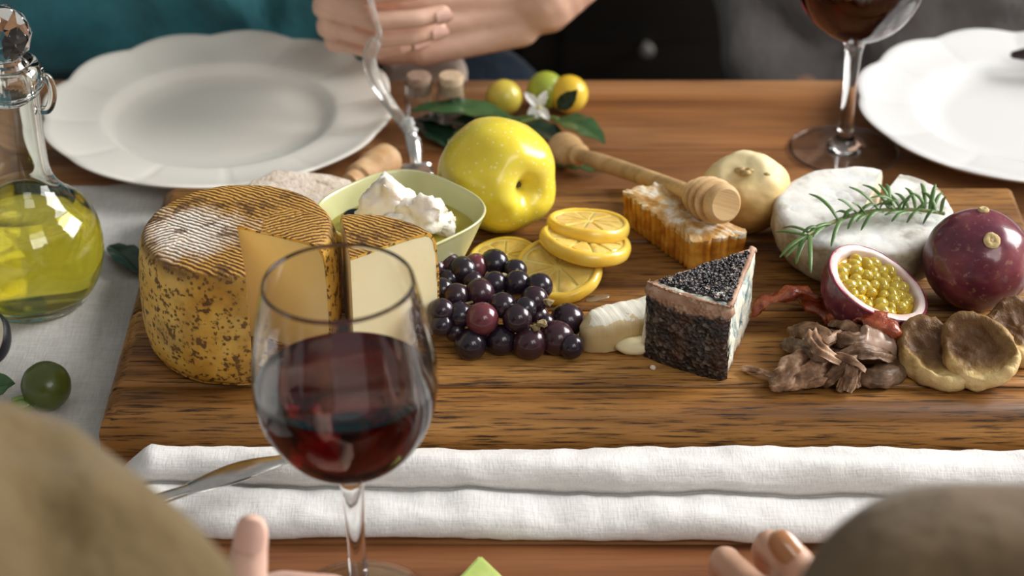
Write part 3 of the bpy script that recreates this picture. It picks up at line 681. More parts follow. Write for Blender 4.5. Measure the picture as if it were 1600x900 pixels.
def comb_outline(n_per, amp):
    pts = []; cs = [hA-cen, hB-cen, hC-cen, hD-cen]
    for q_ in range(4):
        a, b_ = cs[q_], cs[(q_+1)%4]; e = b_-a; L = e.length; nr = Vector((e.y, -e.x, 0)).normalized(); cells = max(2, int(L/.0050)); N = cells*6
        for i in range(N):
            t = i/N; bulge = amp*(abs(math.sin(math.pi*cells*t))**.6) + .0012*mn.noise(Vector((t*7+q_*3, 1, 2)))
            pts.append((a + e*t + nr*bulge))
    return pts
ol = comb_outline(0, .0013); bm = bmesh.new(); rings = []
for z, s, j in ((.0,.94,1),(.003,.97,1),(.008,.985,1),(.0105,.978,.6),(.0125,.99,1),(.0185,1.0,1),(.0215,.995,1)):
    rings.append([bm.verts.new((p.x*s + .0008*mn.noise(Vector((p.x*150,p.y*150,z*200))), p.y*s + .0008*mn.noise(Vector((p.y*150,z*200,p.x*150))), z)) for p in ol])
for A_, B_ in zip(rings, rings[1:]):
    for k in range(len(ol)): bm.faces.new((A_[k], A_[(k+1)%len(ol)], B_[(k+1)%len(ol)], B_[k]))
bm.faces.new(rings[0][::-1]); bm.faces.new(rings[-1]); finish('comb', bm, M_honey, hc, ang=70)
bm = bmesh.new(); ncr = 8; prev = None; cvs = []
for q_ in range(ncr+1):
    s = 1.005*(1-q_/ncr); s = max(s, .001)
    ring = [bm.verts.new((p.x*s, p.y*s, .0212 + (.0006 if q_ == 0 else .0014) + .0011*mn.fractal(Vector((p.x*s*140, p.y*s*140, 7)), 1, 2, 4) + .0006*math.sin(p.x*s*1250)*math.sin(p.y*s*1250))) for p in ol]
    if prev:
        for k in range(len(ol)): bm.faces.new((prev[k], prev[(k+1)%len(ol)], ring[(k+1)%len(ol)], ring[k]))
    else:
        low = [bm.verts.new((p.x*1.0, p.y*1.0, .0195 - .0012*abs(mn.noise(Vector((p.x*300,p.y*300,0)))))) for p in ol]
        for k in range(len(ol)): bm.faces.new((low[k], low[(k+1)%len(ol)], ring[(k+1)%len(ol)], ring[k]))
    prev = ring
finish('wax_top', bm, M_wax, hc, ang=60)
M_dip = wood('pale_beech', (.52,.30,.12), (.66,.42,.19), (.76,.53,.28), .5, 2.0, (.45,.26,.1), .25, .35, .05)
M_dipend = wood('beech_end', (.50,.25,.09), (.58,.31,.12), (.66,.38,.17), .5, 2.0, (.4,.2,.08), .2, .35, .05)
ta, hd = P(882, 234, .0125), P(1128, 318, .0690); dax = (hd-ta).normalized(); DL = (hd-ta).length
dp = thing('honey_dipper', 'pale wooden honey dipper lying across the honeycomb', 'honey dipper', ta); dp.rotation_mode = 'QUATERNION'; dp.rotation_quaternion = rotz_to(dax)
bm = bmesh.new(); add_lathe(bm, sm([(0,-.0125),(.007,-.0105),(.0115,-.004),(.0120,.003),(.0105,.010),(.0072,.0155),(.0062,.018),(.0074,.020),(.0076,.0225),(.0060,.0245),(.0048,.027)], 4) + sm([(.0048,.027),(.0055,.05),(.0057,.08),(.0052,DL*.75),(.0050,DL-.03)], 4) + [(.0050, DL-.030), (0, DL-.030)], 36); finish('handle', bm, M_dip, dp)
bm = bmesh.new(); prof = [(0,DL-.034)]; z = DL-.034; nrg = 5; rads = [.0098,.0126,.0140,.0140,.0126]
for i, rr in enumerate(rads):
    z0 = DL-.034 + i*.0076; prof += [(.0058, z0+.0006), (rr-.0016, z0+.0010), (rr-.0004, z0+.0018), (rr, z0+.0028), (rr-.0005, z0+.0038), (rr-.0018, z0+.0046), (.0058, z0+.0050)]
zt = DL-.034 + 5*.0076; prof = prof[:-3]; prof += [(.0126, zt-.0046), (.0120, zt-.0020), (.0108, zt+.0000), (.0100, zt+.0006), (.0096, zt+.0009), (0, zt+.0009)]
add_lathe(bm, prof, 48); o = finish('head', bm, M_dip, dp, ang=35)
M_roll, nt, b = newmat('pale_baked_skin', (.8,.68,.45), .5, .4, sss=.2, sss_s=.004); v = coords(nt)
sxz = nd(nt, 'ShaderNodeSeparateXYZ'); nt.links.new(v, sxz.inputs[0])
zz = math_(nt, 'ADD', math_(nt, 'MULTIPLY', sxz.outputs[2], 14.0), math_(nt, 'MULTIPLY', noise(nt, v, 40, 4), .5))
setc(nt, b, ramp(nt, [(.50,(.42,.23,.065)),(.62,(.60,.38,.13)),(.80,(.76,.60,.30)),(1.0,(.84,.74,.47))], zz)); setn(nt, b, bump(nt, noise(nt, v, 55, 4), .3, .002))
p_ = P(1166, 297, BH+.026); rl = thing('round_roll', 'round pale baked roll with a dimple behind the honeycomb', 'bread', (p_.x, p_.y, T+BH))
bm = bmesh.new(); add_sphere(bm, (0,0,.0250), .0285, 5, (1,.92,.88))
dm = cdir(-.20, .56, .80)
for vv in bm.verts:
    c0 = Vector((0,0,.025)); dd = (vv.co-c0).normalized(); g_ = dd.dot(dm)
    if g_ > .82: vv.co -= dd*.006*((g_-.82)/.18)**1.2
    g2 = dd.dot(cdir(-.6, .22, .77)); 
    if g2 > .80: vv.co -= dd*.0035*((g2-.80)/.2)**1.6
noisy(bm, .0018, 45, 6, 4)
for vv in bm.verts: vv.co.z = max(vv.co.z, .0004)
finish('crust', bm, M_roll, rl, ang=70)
M_nut = mottled('brown_fleck', [(.3,(.22,.13,.05)),(.7,(.62,.45,.18))], 300, .6, .3)
for (r_, u_, s_) in ((-.22,.62,.0026),(.02,.60,.0024),(-.08,.52,.003),(.40,.42,.0016)):
    d_ = cdir(r_, u_, math.sqrt(max(.05, 1-r_*r_-u_*u_))); bm = bmesh.new(); add_sphere(bm, Vector((0,0,.025)) + Vector((d_.x*.0272, d_.y*.0250, d_.z*.0236)) - d_*.0028*(r_ < .3), s_, 2, (1.3,.8,.7)); noisy(bm, .0006, 300, r_); finish('nut_fleck', bm, M_nut, rl)

# ------------------------------------------------------------------ camembert, rosemary
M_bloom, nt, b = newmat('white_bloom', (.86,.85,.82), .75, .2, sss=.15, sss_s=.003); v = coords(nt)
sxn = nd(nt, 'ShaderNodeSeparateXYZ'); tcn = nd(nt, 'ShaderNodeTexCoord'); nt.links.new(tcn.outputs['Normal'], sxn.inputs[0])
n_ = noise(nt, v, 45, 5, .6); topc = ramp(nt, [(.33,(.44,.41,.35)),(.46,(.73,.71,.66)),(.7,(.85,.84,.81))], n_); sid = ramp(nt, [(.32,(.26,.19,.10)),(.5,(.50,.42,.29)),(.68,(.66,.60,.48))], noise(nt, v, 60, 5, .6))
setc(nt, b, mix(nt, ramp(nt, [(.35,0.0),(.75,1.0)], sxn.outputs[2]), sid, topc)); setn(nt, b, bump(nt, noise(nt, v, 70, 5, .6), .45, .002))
M_campaste = paste('cream_paste', (.82,.74,.52), (.86,.79,.60))
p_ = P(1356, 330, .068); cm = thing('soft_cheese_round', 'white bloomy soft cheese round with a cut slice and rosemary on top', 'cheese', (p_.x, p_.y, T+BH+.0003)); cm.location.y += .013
def cam_sector(name, a0, a1, n, shift=(0,0,0), parent=None):
    o_ = [(0,.0),(.040,.0),(.0475,.002),(.0525,.008),(.0565,.018),(.0572,.026),(.0560,.0335),(.0525,.0372),(.046,.0380),(.030,.0374),(0,.0372)]
    i_ = [(r-.0012 if r > .03 else r, z+.0012 if z < .003 else z-.0013 if z > .036 else z) for r, z in o_]; o_ = [(r*.965, z*.90) for r, z in o_]; i_ = [(r*.965, z*.90) for r, z in i_]
    root = parent
    bm = bmesh.new(); add_sector(bm, sm(o_, 3) + sm(i_, 3)[::-1], a0, a1, n)
    noisy(bm, .0013, 55, 3, 4)
    for v_ in bm.verts: v_.co.z = max(.0002, v_.co.z); v_.co += Vector(shift)
    a = finish('rind', bm, M_bloom, root, ang=60)
    bm = bmesh.new(); add_sector(bm, sm(i_, 3), a0+.001, a1-.001, n)
    for v_ in bm.verts: v_.co.z = max(.0006, v_.co.z); v_.co += Vector(shift)
    finish('paste', bm, M_campaste, root, ang=40)
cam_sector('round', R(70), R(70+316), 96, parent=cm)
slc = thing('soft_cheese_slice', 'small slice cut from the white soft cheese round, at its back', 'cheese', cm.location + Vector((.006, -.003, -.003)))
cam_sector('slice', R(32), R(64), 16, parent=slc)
slc.location.z = T+BH+.0003
M_needle = leafmat('rosemary_green', (.045,.115,.026), (.15,.27,.07)); M_rstem = mottled('rosemary_stem', [(.3,(.20,.24,.09)),(.7,(.32,.34,.15))], 200, .6, .2)
path = sm([P(1262,368,.0697), P(1300,348,.0689), P(1345,333,.0689), P(1400,327,.0692), P(1452,330,.0697), P(1476,334,.0692)], 8); path = [Vector(p) for p in path]
ro = thing('rosemary_sprig', 'sprig of green rosemary lying on the white soft cheese', 'rosemary', path[len(path)//2]); oo = ro.location.copy()
bm = bmesh.new(); add_tube(bm, [p-oo for p in path], .0012, 8); finish('stem', bm, M_rstem, ro)
ndm = []
for q_ in range(4):
    bm = bmesh.new(); Ln = 1.0; pts = [(0,0,0),(.33,.0,.03+.02*q_),(.7,.01*q_,.05),(1.0,.02*q_,.02-.04*q_)]
    pp = sm(pts, 4); nn = len(pp); add_tube(bm, pp, [.040*(math.sin(math.pi*(.08+.90*i/(nn-1)))**.5) for i in range(nn)], 8, flat=.5); 
    o = finish('needle', bm, M_needle, ro, loc=(0,0,0)); ndm.append(o)
rn = random.Random(11); used = 0
specific = [((1262,368),(1212,364)),((1262,368),(1217,400)),((1264,368),(1240,408)),((1266,367),(1262,418)),((1266,368),(1228,403)),((1268,366),(1224,354)),((1310,345),(1268,298)),((1320,342),(1294,376)),((1340,334),(1308,312)),((1372,328),(1328,290)),((1388,326),(1352,284)),((1388,325),(1390,282)),((1398,326),(1372,288)),((1420,327),(1400,300)),((1430,326),(1419,290)),((1440,327),(1432,298)),((1452,328),(1462,288)),((1456,328),(1474,300)),((1462,330),(1444,296)),((1340,336),(1376,318)),((1352,335),(1330,318)),((1410,328),(1430,302)),((1445,330),(1443,282)),((1380,332),(1342,350)),((1360,334),(1338,348)),((1420,332),(1392,344)),((1440,334),(1415,342)),((1466,334),(1440,340)),((1470,332),(1478,308)),((1330,340),(1306,330)),((1348,336),(1322,352)),((1400,330),(1362,318)),((1415,330),(1382,338)),((1300,350),(1262,362)),((1282,358),(1250,362)),((1395,326),(1365,300)),((1430,330),(1452,318)),((1405,330),(1420,312)),((1374,330),(1398,312)),((1316,345),(1340,326)),((1290,352),(1270,372)),((1408,328),(1384,300))]
for i, ((ax_, ay_), (bx_, by_)) in enumerate(specific):
    A_ = P(ax_, ay_, .0697); up_ = .003 + .010*rn.random() if by_ < ay_-12 else .0005
    B_ = P(bx_, by_ + (up_*2200 if by_ < ay_-12 else 0)*0, .0697 + up_) if bx_ > 1245 or by_ < 350 else P(bx_, by_, .0635)
    src = ndm[i % 4]; o = src if i < 4 else src.copy()
    if i >= 4: COL.objects.link(o); o.parent = ro
    dd = B_-A_; L_ = dd.length; o.location = A_-oo; o.rotation_mode = 'QUATERNION'
    x_ = dd.normalized(); y_ = Vector((0,0,1)).cross(x_).normalized(); z_ = x_.cross(y_); o.rotation_quaternion = Matrix((x_, y_, z_)).transposed().to_quaternion(); o.scale = (L_, .034, .034)

# ------------------------------------------------------------------ passion fruit
def passion_mat(name):
    m, nt, b = newmat(name, (.15,.03,.05), .28, .5, coat=.35); v = coords(nt)
    c_ = ramp(nt, [(.30,(.065,.012,.024)),(.46,(.125,.022,.040)),(.60,(.19,.042,.050)),(.75,(.32,.13,.10))], noise(nt, v, 34, 6, .65))
    sp = ramp(nt, [(.60,0.0),(.68,1.0)], noise(nt, v, 260, 3)); c_ = mix(nt, math_(nt, 'MULTIPLY', sp, .35), c_, (.42,.26,.18)); setc(nt, b, c_)
    setn(nt, b, bump(nt, noise(nt, v, 60, 4), .25, .001)); return m
M_pass = passion_mat('purple_skin')
M_scar = mottled('tan_scar', [(.3,(.42,.30,.12)),(.7,(.66,.53,.28))], 260, .85, .5)
p_ = P(1527, 409, BH+.0295); r_ = 84*mpp(p_)
pf = thing('passion_fruit', 'whole dark purple passion fruit with two tan scars at right', 'fruit', p_)
bm = bmesh.new(); add_sphere(bm, (0,0,0), r_, 5, (1,.97,.98)); noisy(bm, .0011, 34, 8, 4); zm = min(v.co.z for v in bm.verts); finish('skin', bm, M_pass, pf, ang=80); pf.location.z = T+BH-zm+.0001
for d_, s_ in ((cdir(.07, .34, .93), .0050), (cdir(.035, .93, .36), .0034)):
    bm = bmesh.new(); add_lathe(bm, [(0,.0010),(s_*.25,.0004),(s_*.4,.0011),(s_*.75,.0012),(s_,.0002),(s_*.9,-.002),(0,-.003)], 22)
    noisy(bm, .0003, 600, s_*900); bmesh.ops.transform(bm, matrix=Matrix.Translation(d_*(r_*.985)) @ rotz_to(d_).to_matrix().to_4x4(), verts=bm.verts[:]); finish('scar', bm, M_scar, pf, ang=60)
# half fruit
M_pith, nt, b = newmat('pink_white_pith', (.80,.62,.58), .45, .4, sss=.25, sss_r=(1,.4,.35), sss_s=.003); v = coords(nt)
setc(nt, b, ramp(nt, [(.3,(.72,.46,.44)),(.6,(.86,.76,.70))], noise(nt, v, 60, 3)))
M_redrim, nt, b = newmat('crimson_rim', (.30,.02,.06), .4)
M_aril, nt, b = newmat('yellow_pulp', (1.0,.76,.09), .06, .5, trans=.6, ior=1.36, coat=.5); v = coords(nt)
M_pulp, nt, b = newmat('golden_juice', (.56,.36,.025), .12, .5, sss=.3, sss_r=(1,.6,.1), sss_s=.003, coat=.5)
M_seed, nt, b = newmat('dark_seed', (.05,.05,.025), .25)
hn = cdir(.36, .66, .66); p_ = P(1373, 423, BH+.040)
ph = thing('halved_passion_fruit', 'cut half passion fruit showing yellow seedy pulp and pink rim', 'fruit', p_)
# frame with long axis roughly along picture lower-right
e3 = hn; ex = (Vector(cdir(.86,-.50,.0)) - e3*Vector(cdir(.86,-.50,.0)).dot(e3)).normalized(); ey = e3.cross(ex); MF = Matrix((ex, ey, e3)).transposed().to_4x4()
RA, RB, RD = .0318, .0276, .0276
def half(prof, n=72):
    bm = bmesh.new(); add_lathe(bm, prof, n)
    for v_ in bm.verts:
        a = math.atan2(v_.co.y, v_.co.x); v_.co.x *= RA/.03*(1+.02*math.cos(3*a)); v_.co.y *= RB/.03*(1+.02*math.cos(3*a))
    return bm
bm = half(sm([(.0286,.0003),(.0296,.0001),(.0301,-.0012),(.0296,-.008),(.0270,-.016),(.0215,-.0235),(.0125,-.0283),(.0045,-.0300),(0,-.0302)], 4)); noisy(bm, .0006, 60, 2); bmesh.ops.transform(bm, matrix=MF, verts=bm.verts[:]); zlo = min(v_.co.z for v_ in bm.verts); finish('skin', bm, M_pass, ph, ang=80)
bm = half([(.0289,.00035),(.0294,.0004),(.0298,.0001),(.0297,-.0008),(.0289,-.0006)]); bmesh.ops.transform(bm, matrix=MF, verts=bm.verts[:]); finish('red_rim', bm, M_redrim, ph)
bm = half(sm([(.0289,.0002),(.0272,.0006),(.0252,.0002),(.0244,-.0016),(.0240,-.005),(.0222,-.012),(.016,-.019),(0,-.022)], 4)); noisy(bm, .0007, 90, 5); bmesh.ops.transform(bm, matrix=MF, verts=bm.verts[:]); finish('pith', bm, M_pith, ph, ang=80)
bm = half(sm([(0,-.0050),(.010,-.0052),(.019,-.0046),(.0238,-.0042),(.0232,-.009),(.017,-.0165),(0,-.020)], 3)); noisy(bm, .0012, 140, 4); bmesh.ops.transform(bm, matrix=MF, verts=bm.verts[:]); finish('pulp', bm, M_pulp, ph, ang=80)
rn = random.Random(5); spots = []
for t_ in range(900):
    a = rn.random()*6.283; q_ = math.sqrt(rn.random())*.0212; x, y = q_*math.cos(a)*RA/.03, q_*math.sin(a)*RB/.03
    if x > .011 and y > -.002 and rn.random() < .7: continue            # hollow at the right
    if all((x-u)**2 + (y-w_)**2 > .0049**2 for u, w_, _ in spots): spots.append((x, y, -.0034 + .0018*rn.random() - .0010*(q_ > .017)))
    if len(spots) >= 46: break
bm = bmesh.new(); add_sphere(bm, (0,0,0), 1, 2); ar0 = None
for i, (x, y, z) in enumerate(spots):
    d_ = MF.to_3x3() @ Vector((x, y, z)); s_ = .0030 + .0014*rn.random()
    if ar0 is None: ar0 = finish('aril', bm, M_aril, ph); o = ar0; sb = bmesh.new(); add_sphere(sb, (.0,.15,.42), .38, 2, (1,.72,.7)); sd0 = finish('seed', sb, M_seed, ar0); sd = sd0
    else:
        o = ar0.copy(); COL.objects.link(o); o.parent = ph; sd = sd0.copy(); COL.objects.link(sd); sd.parent = o
    o.location = d_; o.scale = (s_*1.25, s_, s_); o.rotation_mode = 'QUATERNION'; o.rotation_quaternion = MF.to_quaternion() @ Quaternion((0,0,1), rn.random()*6.28) @ Quaternion((1,0,0), rn.uniform(-.5,.5))
ph.location.z = T+BH-zlo+.0003

# ------------------------------------------------------------------ dried tomatoes
M_tom, nt, b = newmat('dried_tomato', (.25,.04,.015), .25, .5, coat=.4, sss=.1, sss_r=(1,.3,.1)); v = coords(nt)
setc(nt, b, ramp(nt, [(.3,(.11,.015,.007)),(.5,(.32,.058,.018)),(.70,(.52,.17,.07))], noise(nt, v, 85, 6, .65))); setn(nt, b, bump(nt, noise(nt, v, 130, 5, .65), .8, .002))
def strip(name, pts, wid, thick, mat, label, cat, group=None, tw=0.0, fold=.0, n=14, amp=.0012, seed=0, curl=0.0, up=Vector((0,0,1)), parent=None):
    pp = sm(pts, 7); N = len(pp); bm = bmesh.new()
    rad = [wid*.5*(math.sin(math.pi*(.06+.88*i/(N-1)))**.45) for i in range(N)]
    add_tube(bm, pp, rad, n, flat=thick/wid, twist=tw, up=up)
    if curl:
        pass
    noisy(bm, amp, 95, seed, 4)
    for v_ in bm.verts: v_.co.z = max(v_.co.z, T+BH+.0003)
    c = sum((v_.co for v_ in bm.verts), Vector())/len(bm.verts); c.z = min(v_.co.z for v_ in bm.verts)
    bmesh.ops.translate(bm, vec=-c, verts=bm.verts[:]); o = finish(name, bm, mat, loc=c, ang=75); tag(o, label, cat, group); return o
strip('dried_tomato', [tuple(P(1180,488,.036)), tuple(P(1205,466,.044)), tuple(P(1242,455,.047)), tuple(P(1275,466,.044)), tuple(P(1300,482,.037))], .017, .007, M_tom, 'curved glossy red dried tomato between the blue cheese and passion fruit', 'dried tomato', tw=.9, seed=1, amp=.0045)
strip('dried_tomato', [tuple(P(1248,462,.040)), tuple(P(1275,478,.040)), tuple(P(1300,492,.038)), tuple(P(1325,490,.036))], .012, .007, M_tom, 'dark dried tomato strip in front of the white soft cheese', 'dried tomato', tw=-.8, seed=2, amp=.003)
strip('dried_tomato', [tuple(P(1300,490,.040)), tuple(P(1335,494,.048)), tuple(P(1378,506,.052)), tuple(P(1414,528,.045))], .017, .009, M_tom, 'wrinkled red dried tomato under the cut passion fruit', 'dried tomato', tw=.5, seed=5, amp=.0055)

# ------------------------------------------------------------------ grey-brown strips
M_strip, nt, b = newmat('grey_brown_flesh', (.3,.22,.17), .42, .3, coat=0, sss=.12, sss_s=.002); v = coords(nt)
oi = nd(nt, 'ShaderNodeObjectInfo'); hs_ = nd(nt, 'ShaderNodeHueSaturation'); nt.links.new(math_(nt, 'ADD', math_(nt, 'MULTIPLY', oi.outputs['Random'], .9), .5), hs_.inputs['Value']); nt.links.new(ramp(nt, [(.32,(.045,.020,.010)),(.47,(.20,.110,.060)),(.62,(.46,.30,.195))], noise(nt, v, 75, 6, .65)), hs_.inputs['Color']); setc(nt, b, hs_.outputs[0]); setn(nt, b, bump(nt, noise(nt, coords(nt, (60,60,300)), 3, 5), .5, .001))
G_ = 'marinated strips piled at the front right'
def ribbon(pts, wid, lab, seed):
    rr_ = random.Random(seed+40); pp = [Vector(p) for p in sm([tuple(p) for p in pts], 9)]; N = len(pp); nu = 14; bm = bmesh.new(); tw0 = rr_.uniform(-.5,.5); tw1 = rr_.uniform(-1.2,1.2); cur = rr_.uniform(1.0,2.3); sg = []
    for s_ in (1, -1):
        g = []
        for i, p in enumerate(pp):
            t = i/(N-1); tg = (pp[min(i+1,N-1)]-pp[max(i-1,0)]).normalized(); sd = tg.cross(Vector((0,0,1))).normalized(); up_ = sd.cross(tg); a = tw0 + tw1*t
            s2 = sd*math.cos(a) + up_*math.sin(a); u2 = up_*math.cos(a) - sd*math.sin(a); wv = wid*(.25 + .75*math.sin(math.pi*(.10+.80*t))**.6)*(1 + .22*mn.noise(Vector((t*7, seed, 2)))); row = []
            for j in range(nu+1):
                u = -1 + 2*j/nu; uu = u*(1 + .12*mn.noise(Vector((t*16, u*.8+seed, 1))) if abs(u) > .8 else 1); an = uu*cur
                q = p + s2*(wv*.5*math.sin(an)/max(.6, math.sin(min(1.57, cur)))*.92) + u2*(wv*.34*(math.cos(an)-.55))
                q += u2*(.0007*math.sin(u*9+seed) + .0008*mn.noise(Vector((t*6, u*2, seed)))) + u2*s_*(.0006*(1-u*u) + .0002)
                q.z = max(q.z, T+BH+.0003 + (.0006 if s_ > 0 else 0)); row.append(bm.verts.new(q))
            g.append(row)
        sg.append(g)
    for k, g in enumerate(sg):
        for i in range(N-1):
            for j in range(nu):
                f = (g[i][j], g[i][j+1], g[i+1][j+1], g[i+1][j]); bm.faces.new(f if k == 0 else f[::-1])
    for i in range(N-1):
        for j in (0, nu): bm.faces.new((sg[0][i][j], sg[0][i+1][j], sg[1][i+1][j], sg[1][i][j]))
    for j in range(nu):
        for i in (0, N-1): bm.faces.new((sg[0][i][j], sg[0][i][j+1], sg[1][i][j+1], sg[1][i][j]))
    c = sum((v_.co for v_ in bm.verts), Vector())/len(bm.verts); c.z = min(v_.co.z for v_ in bm.verts); bmesh.ops.translate(bm, vec=-c, verts=bm.verts[:])
    tag(finish('marinated_strip', bm, M_strip, loc=c, ang=75), lab, 'strip', G_)
SP = [ # points (px,py,height above the board), width, thickness, label
 ([(1160,576,.002),(1185,581,.004),(1207,590,.004),(1222,598,.003)], .006, .003, 'thin brown strip pointing left at the far left of the pile'),
 ([(1205,600,.004),(1222,592,.008),(1240,570,.011),(1262,556,.012)], .013, .006, 'wide curled strip at the front left of the pile'),
 ([(1222,602,.003),(1250,590,.007),(1280,574,.010),(1300,560,.011)], .012, .005, 'broad pale strip low on the left of the pile'),
 ([(1226,536,.004),(1250,540,.011),(1275,548,.016),(1296,560,.015)], .012, .005, 'dark strip at the back left of the pile'),
 ([(1238,514,.008),(1262,512,.018),(1286,522,.021),(1300,540,.018)], .011, .004, 'curled strip at the top left of the pile'),
 ([(1274,508,.016),(1270,528,.022),(1285,548,.023),(1312,566,.017)], .009, .004, 'light hooked strip across the top of the pile'),
 ([(1300,506,.012),(1325,508,.018),(1345,518,.018),(1362,530,.013)], .009, .004, 'narrow strip along the back of the pile'),
 ([(1292,520,.014),(1318,528,.021),(1342,530,.021),(1360,522,.016)], .010, .004, 'twisted strip at the top middle of the pile'),
 ([(1284,600,.003),(1300,584,.010),(1322,566,.017),(1346,552,.018)], .007, .004, 'thin forked strip at the front middle of the pile'),
 ([(1324,612,.003),(1330,592,.009),(1330,572,.015),(1326,556,.016)], .008, .004, 'thin strip hanging over the front of the pile'),
 ([(1340,606,.002),(1336,590,.007),(1340,572,.012)], .006, .004, 'short strip end at the very front of the pile'),
 ([(1310,560,.015),(1340,548,.020),(1370,552,.016),(1395,560,.008)], .011, .005, 'pale strip reaching right across the pile'),
 ([(1336,580,.004),(1362,584,.007),(1390,580,.007),(1414,572,.004)], .015, .008, 'thick strip at the right front beside the fig'),
 ([(1300,548,.010),(1318,542,.014),(1340,538,.013),(1372,540,.008)], .012, .005, 'shadowed strip in the middle of the pile'),
 ([(1250,556,.006),(1276,564,.009),(1300,572,.008),(1322,580,.006)], .012, .006, 'low strip under the hooked one in the pile'),
 ([(1290,560,.016),(1312,556,.020),(1334,566,.018),(1350,580,.012)], .005, .002, 'very thin strip across the middle of the pile'),
 ([(1258,530,.014),(1278,534,.020),(1294,530,.021),(1312,520,.019)], .006, .002, 'thin curled strip over the top left of the pile'),
 ([(1310,612,.002),(1318,598,.006),(1322,582,.011)], .005, .002, 'thin strip tip left of the frontmost strip'),
 ([(1246,604,.002),(1262,598,.005),(1284,592,.007),(1300,590,.006)], .006, .003, 'thin strip lying flat along the front left of the pile'),
 ([(1340,520,.014),(1356,512,.018),(1374,514,.015)], .006, .002, 'thin strip touching the dried tomato behind the pile'),
 ([(1232,572,.004),(1256,564,.009),(1284,556,.012),(1308,548,.012)], .010, .005, 'slanted strip on the left middle of the pile'),
]
for i, (pts, w_, t_, lab) in enumerate(SP):
    ribbon([P(a, b_, BH+h) for a, b_, h in pts], w_*1.2, lab, i)
bm = bmesh.new(); add_box(bm, (0,0,0), (.021,.006,.017), bev=.002, seg=2); bmesh.ops.subdivide_edges(bm, edges=bm.edges[:], cuts=5, use_grid_fill=True); noisy(bm, .0032, 75, 12, 4); M_chunk = mottled('pink_brown_flesh', [(.3,(.32,.19,.125)),(.7,(.50,.34,.25))], 90, .4, .5, coat=.2)
for v_ in bm.verts: v_.co.y += .004*max(0, v_.co.z/.01); v_.co.x *= 1 - .25*v_.co.z/.01
o = finish('marinated_chunk', bm, M_chunk, loc=P(1372, 538, BH+.0155), ang=70); o.rotation_euler = (R(-25), R(18), R(10)); tag(o, 'flat pinkish brown chunk at the right top of the strips', 'strip', G_)

# ------------------------------------------------------------------ dried figs
M_fig, nt, b = newmat('dried_fig', (.4,.24,.09), .48, .28, coat=.04, sss=.05, sss_s=.003); v = coords(nt)
sz = nd(nt, 'ShaderNodeSeparateXYZ'); nt.links.new(v, sz.inputs[0])
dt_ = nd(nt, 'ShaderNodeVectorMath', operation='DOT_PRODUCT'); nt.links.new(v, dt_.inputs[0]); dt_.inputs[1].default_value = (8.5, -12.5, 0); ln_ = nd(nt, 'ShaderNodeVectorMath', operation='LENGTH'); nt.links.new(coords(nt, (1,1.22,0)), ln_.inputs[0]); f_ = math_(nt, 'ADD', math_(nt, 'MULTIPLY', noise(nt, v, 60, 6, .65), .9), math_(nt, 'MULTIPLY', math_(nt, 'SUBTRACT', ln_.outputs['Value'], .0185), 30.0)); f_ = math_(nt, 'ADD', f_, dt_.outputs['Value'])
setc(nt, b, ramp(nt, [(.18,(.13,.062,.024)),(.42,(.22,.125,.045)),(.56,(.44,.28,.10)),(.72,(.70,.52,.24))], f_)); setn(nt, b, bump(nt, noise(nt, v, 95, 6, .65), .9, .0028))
def fig(px_, py_, h, rx, ry, rz, tilt, lab, seed):
    bm = bmesh.new(); n = 64
    prof = sm([(0,.0030),(.25,.0028),(.5,.0026),(.68,.0040),(.82,.0058),(.94,.0048),(1.0,.0),(.95,-.0048),(.80,-.0075),(.5,-.0085),(0,-.0085)], 4); add_lathe(bm, prof, n)
    for v_ in bm.verts:
        a = math.atan2(v_.co.y, v_.co.x); r0 = math.hypot(v_.co.x, v_.co.y)
        k = 1 + .05*math.cos(2*a+seed) + .03*math.cos(3*a+2*seed) + .16*max(0, math.cos(a-2.2))**6
        wr = (.6*math.sin(a*13 + 6*mn.noise(Vector((math.cos(a)*2, math.sin(a)*2, seed)))) + .9*mn.noise(Vector((math.cos(a)*7, math.sin(a)*7, seed))))*.0013*max(0, (r0-.55)/.45) + .0014*mn.noise(Vector((v_.co.x*5, v_.co.y*5, seed)))*(v_.co.z > 0)
        v_.co = Vector((v_.co.x*rx*k, v_.co.y*ry*k, v_.co.z*1.15 + wr))
    noisy(bm, .0026, 60, seed, 4)
    rot = Matrix.Rotation(rz, 3, 'Z'); tl = Matrix.Rotation(tilt[0], 3, 'X') @ Matrix.Rotation(tilt[1], 3, 'Y')
    p_ = P(px_, py_, BH+h); mt = tl @ rot; mi = mt.inverted()
    for v_ in bm.verts:
        q_ = mt @ v_.co; q_.z = max(q_.z, T+BH+.0002-p_.z); v_.co = mi @ q_
    o = finish('dried_fig', bm, M_fig, loc=p_, ang=75); o.rotation_euler = mt.to_euler(); tag(o, lab, 'dried fig', 'dried figs at the right of the board'); return o
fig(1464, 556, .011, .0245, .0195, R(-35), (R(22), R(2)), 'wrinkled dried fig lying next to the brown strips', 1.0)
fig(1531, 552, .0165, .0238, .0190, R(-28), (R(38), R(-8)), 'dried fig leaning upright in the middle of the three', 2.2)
fig(1590, 522, .015, .0215, .0165, R(-40), (R(30), R(8)), 'dried fig cut off by the right edge of the photo', 3.1)

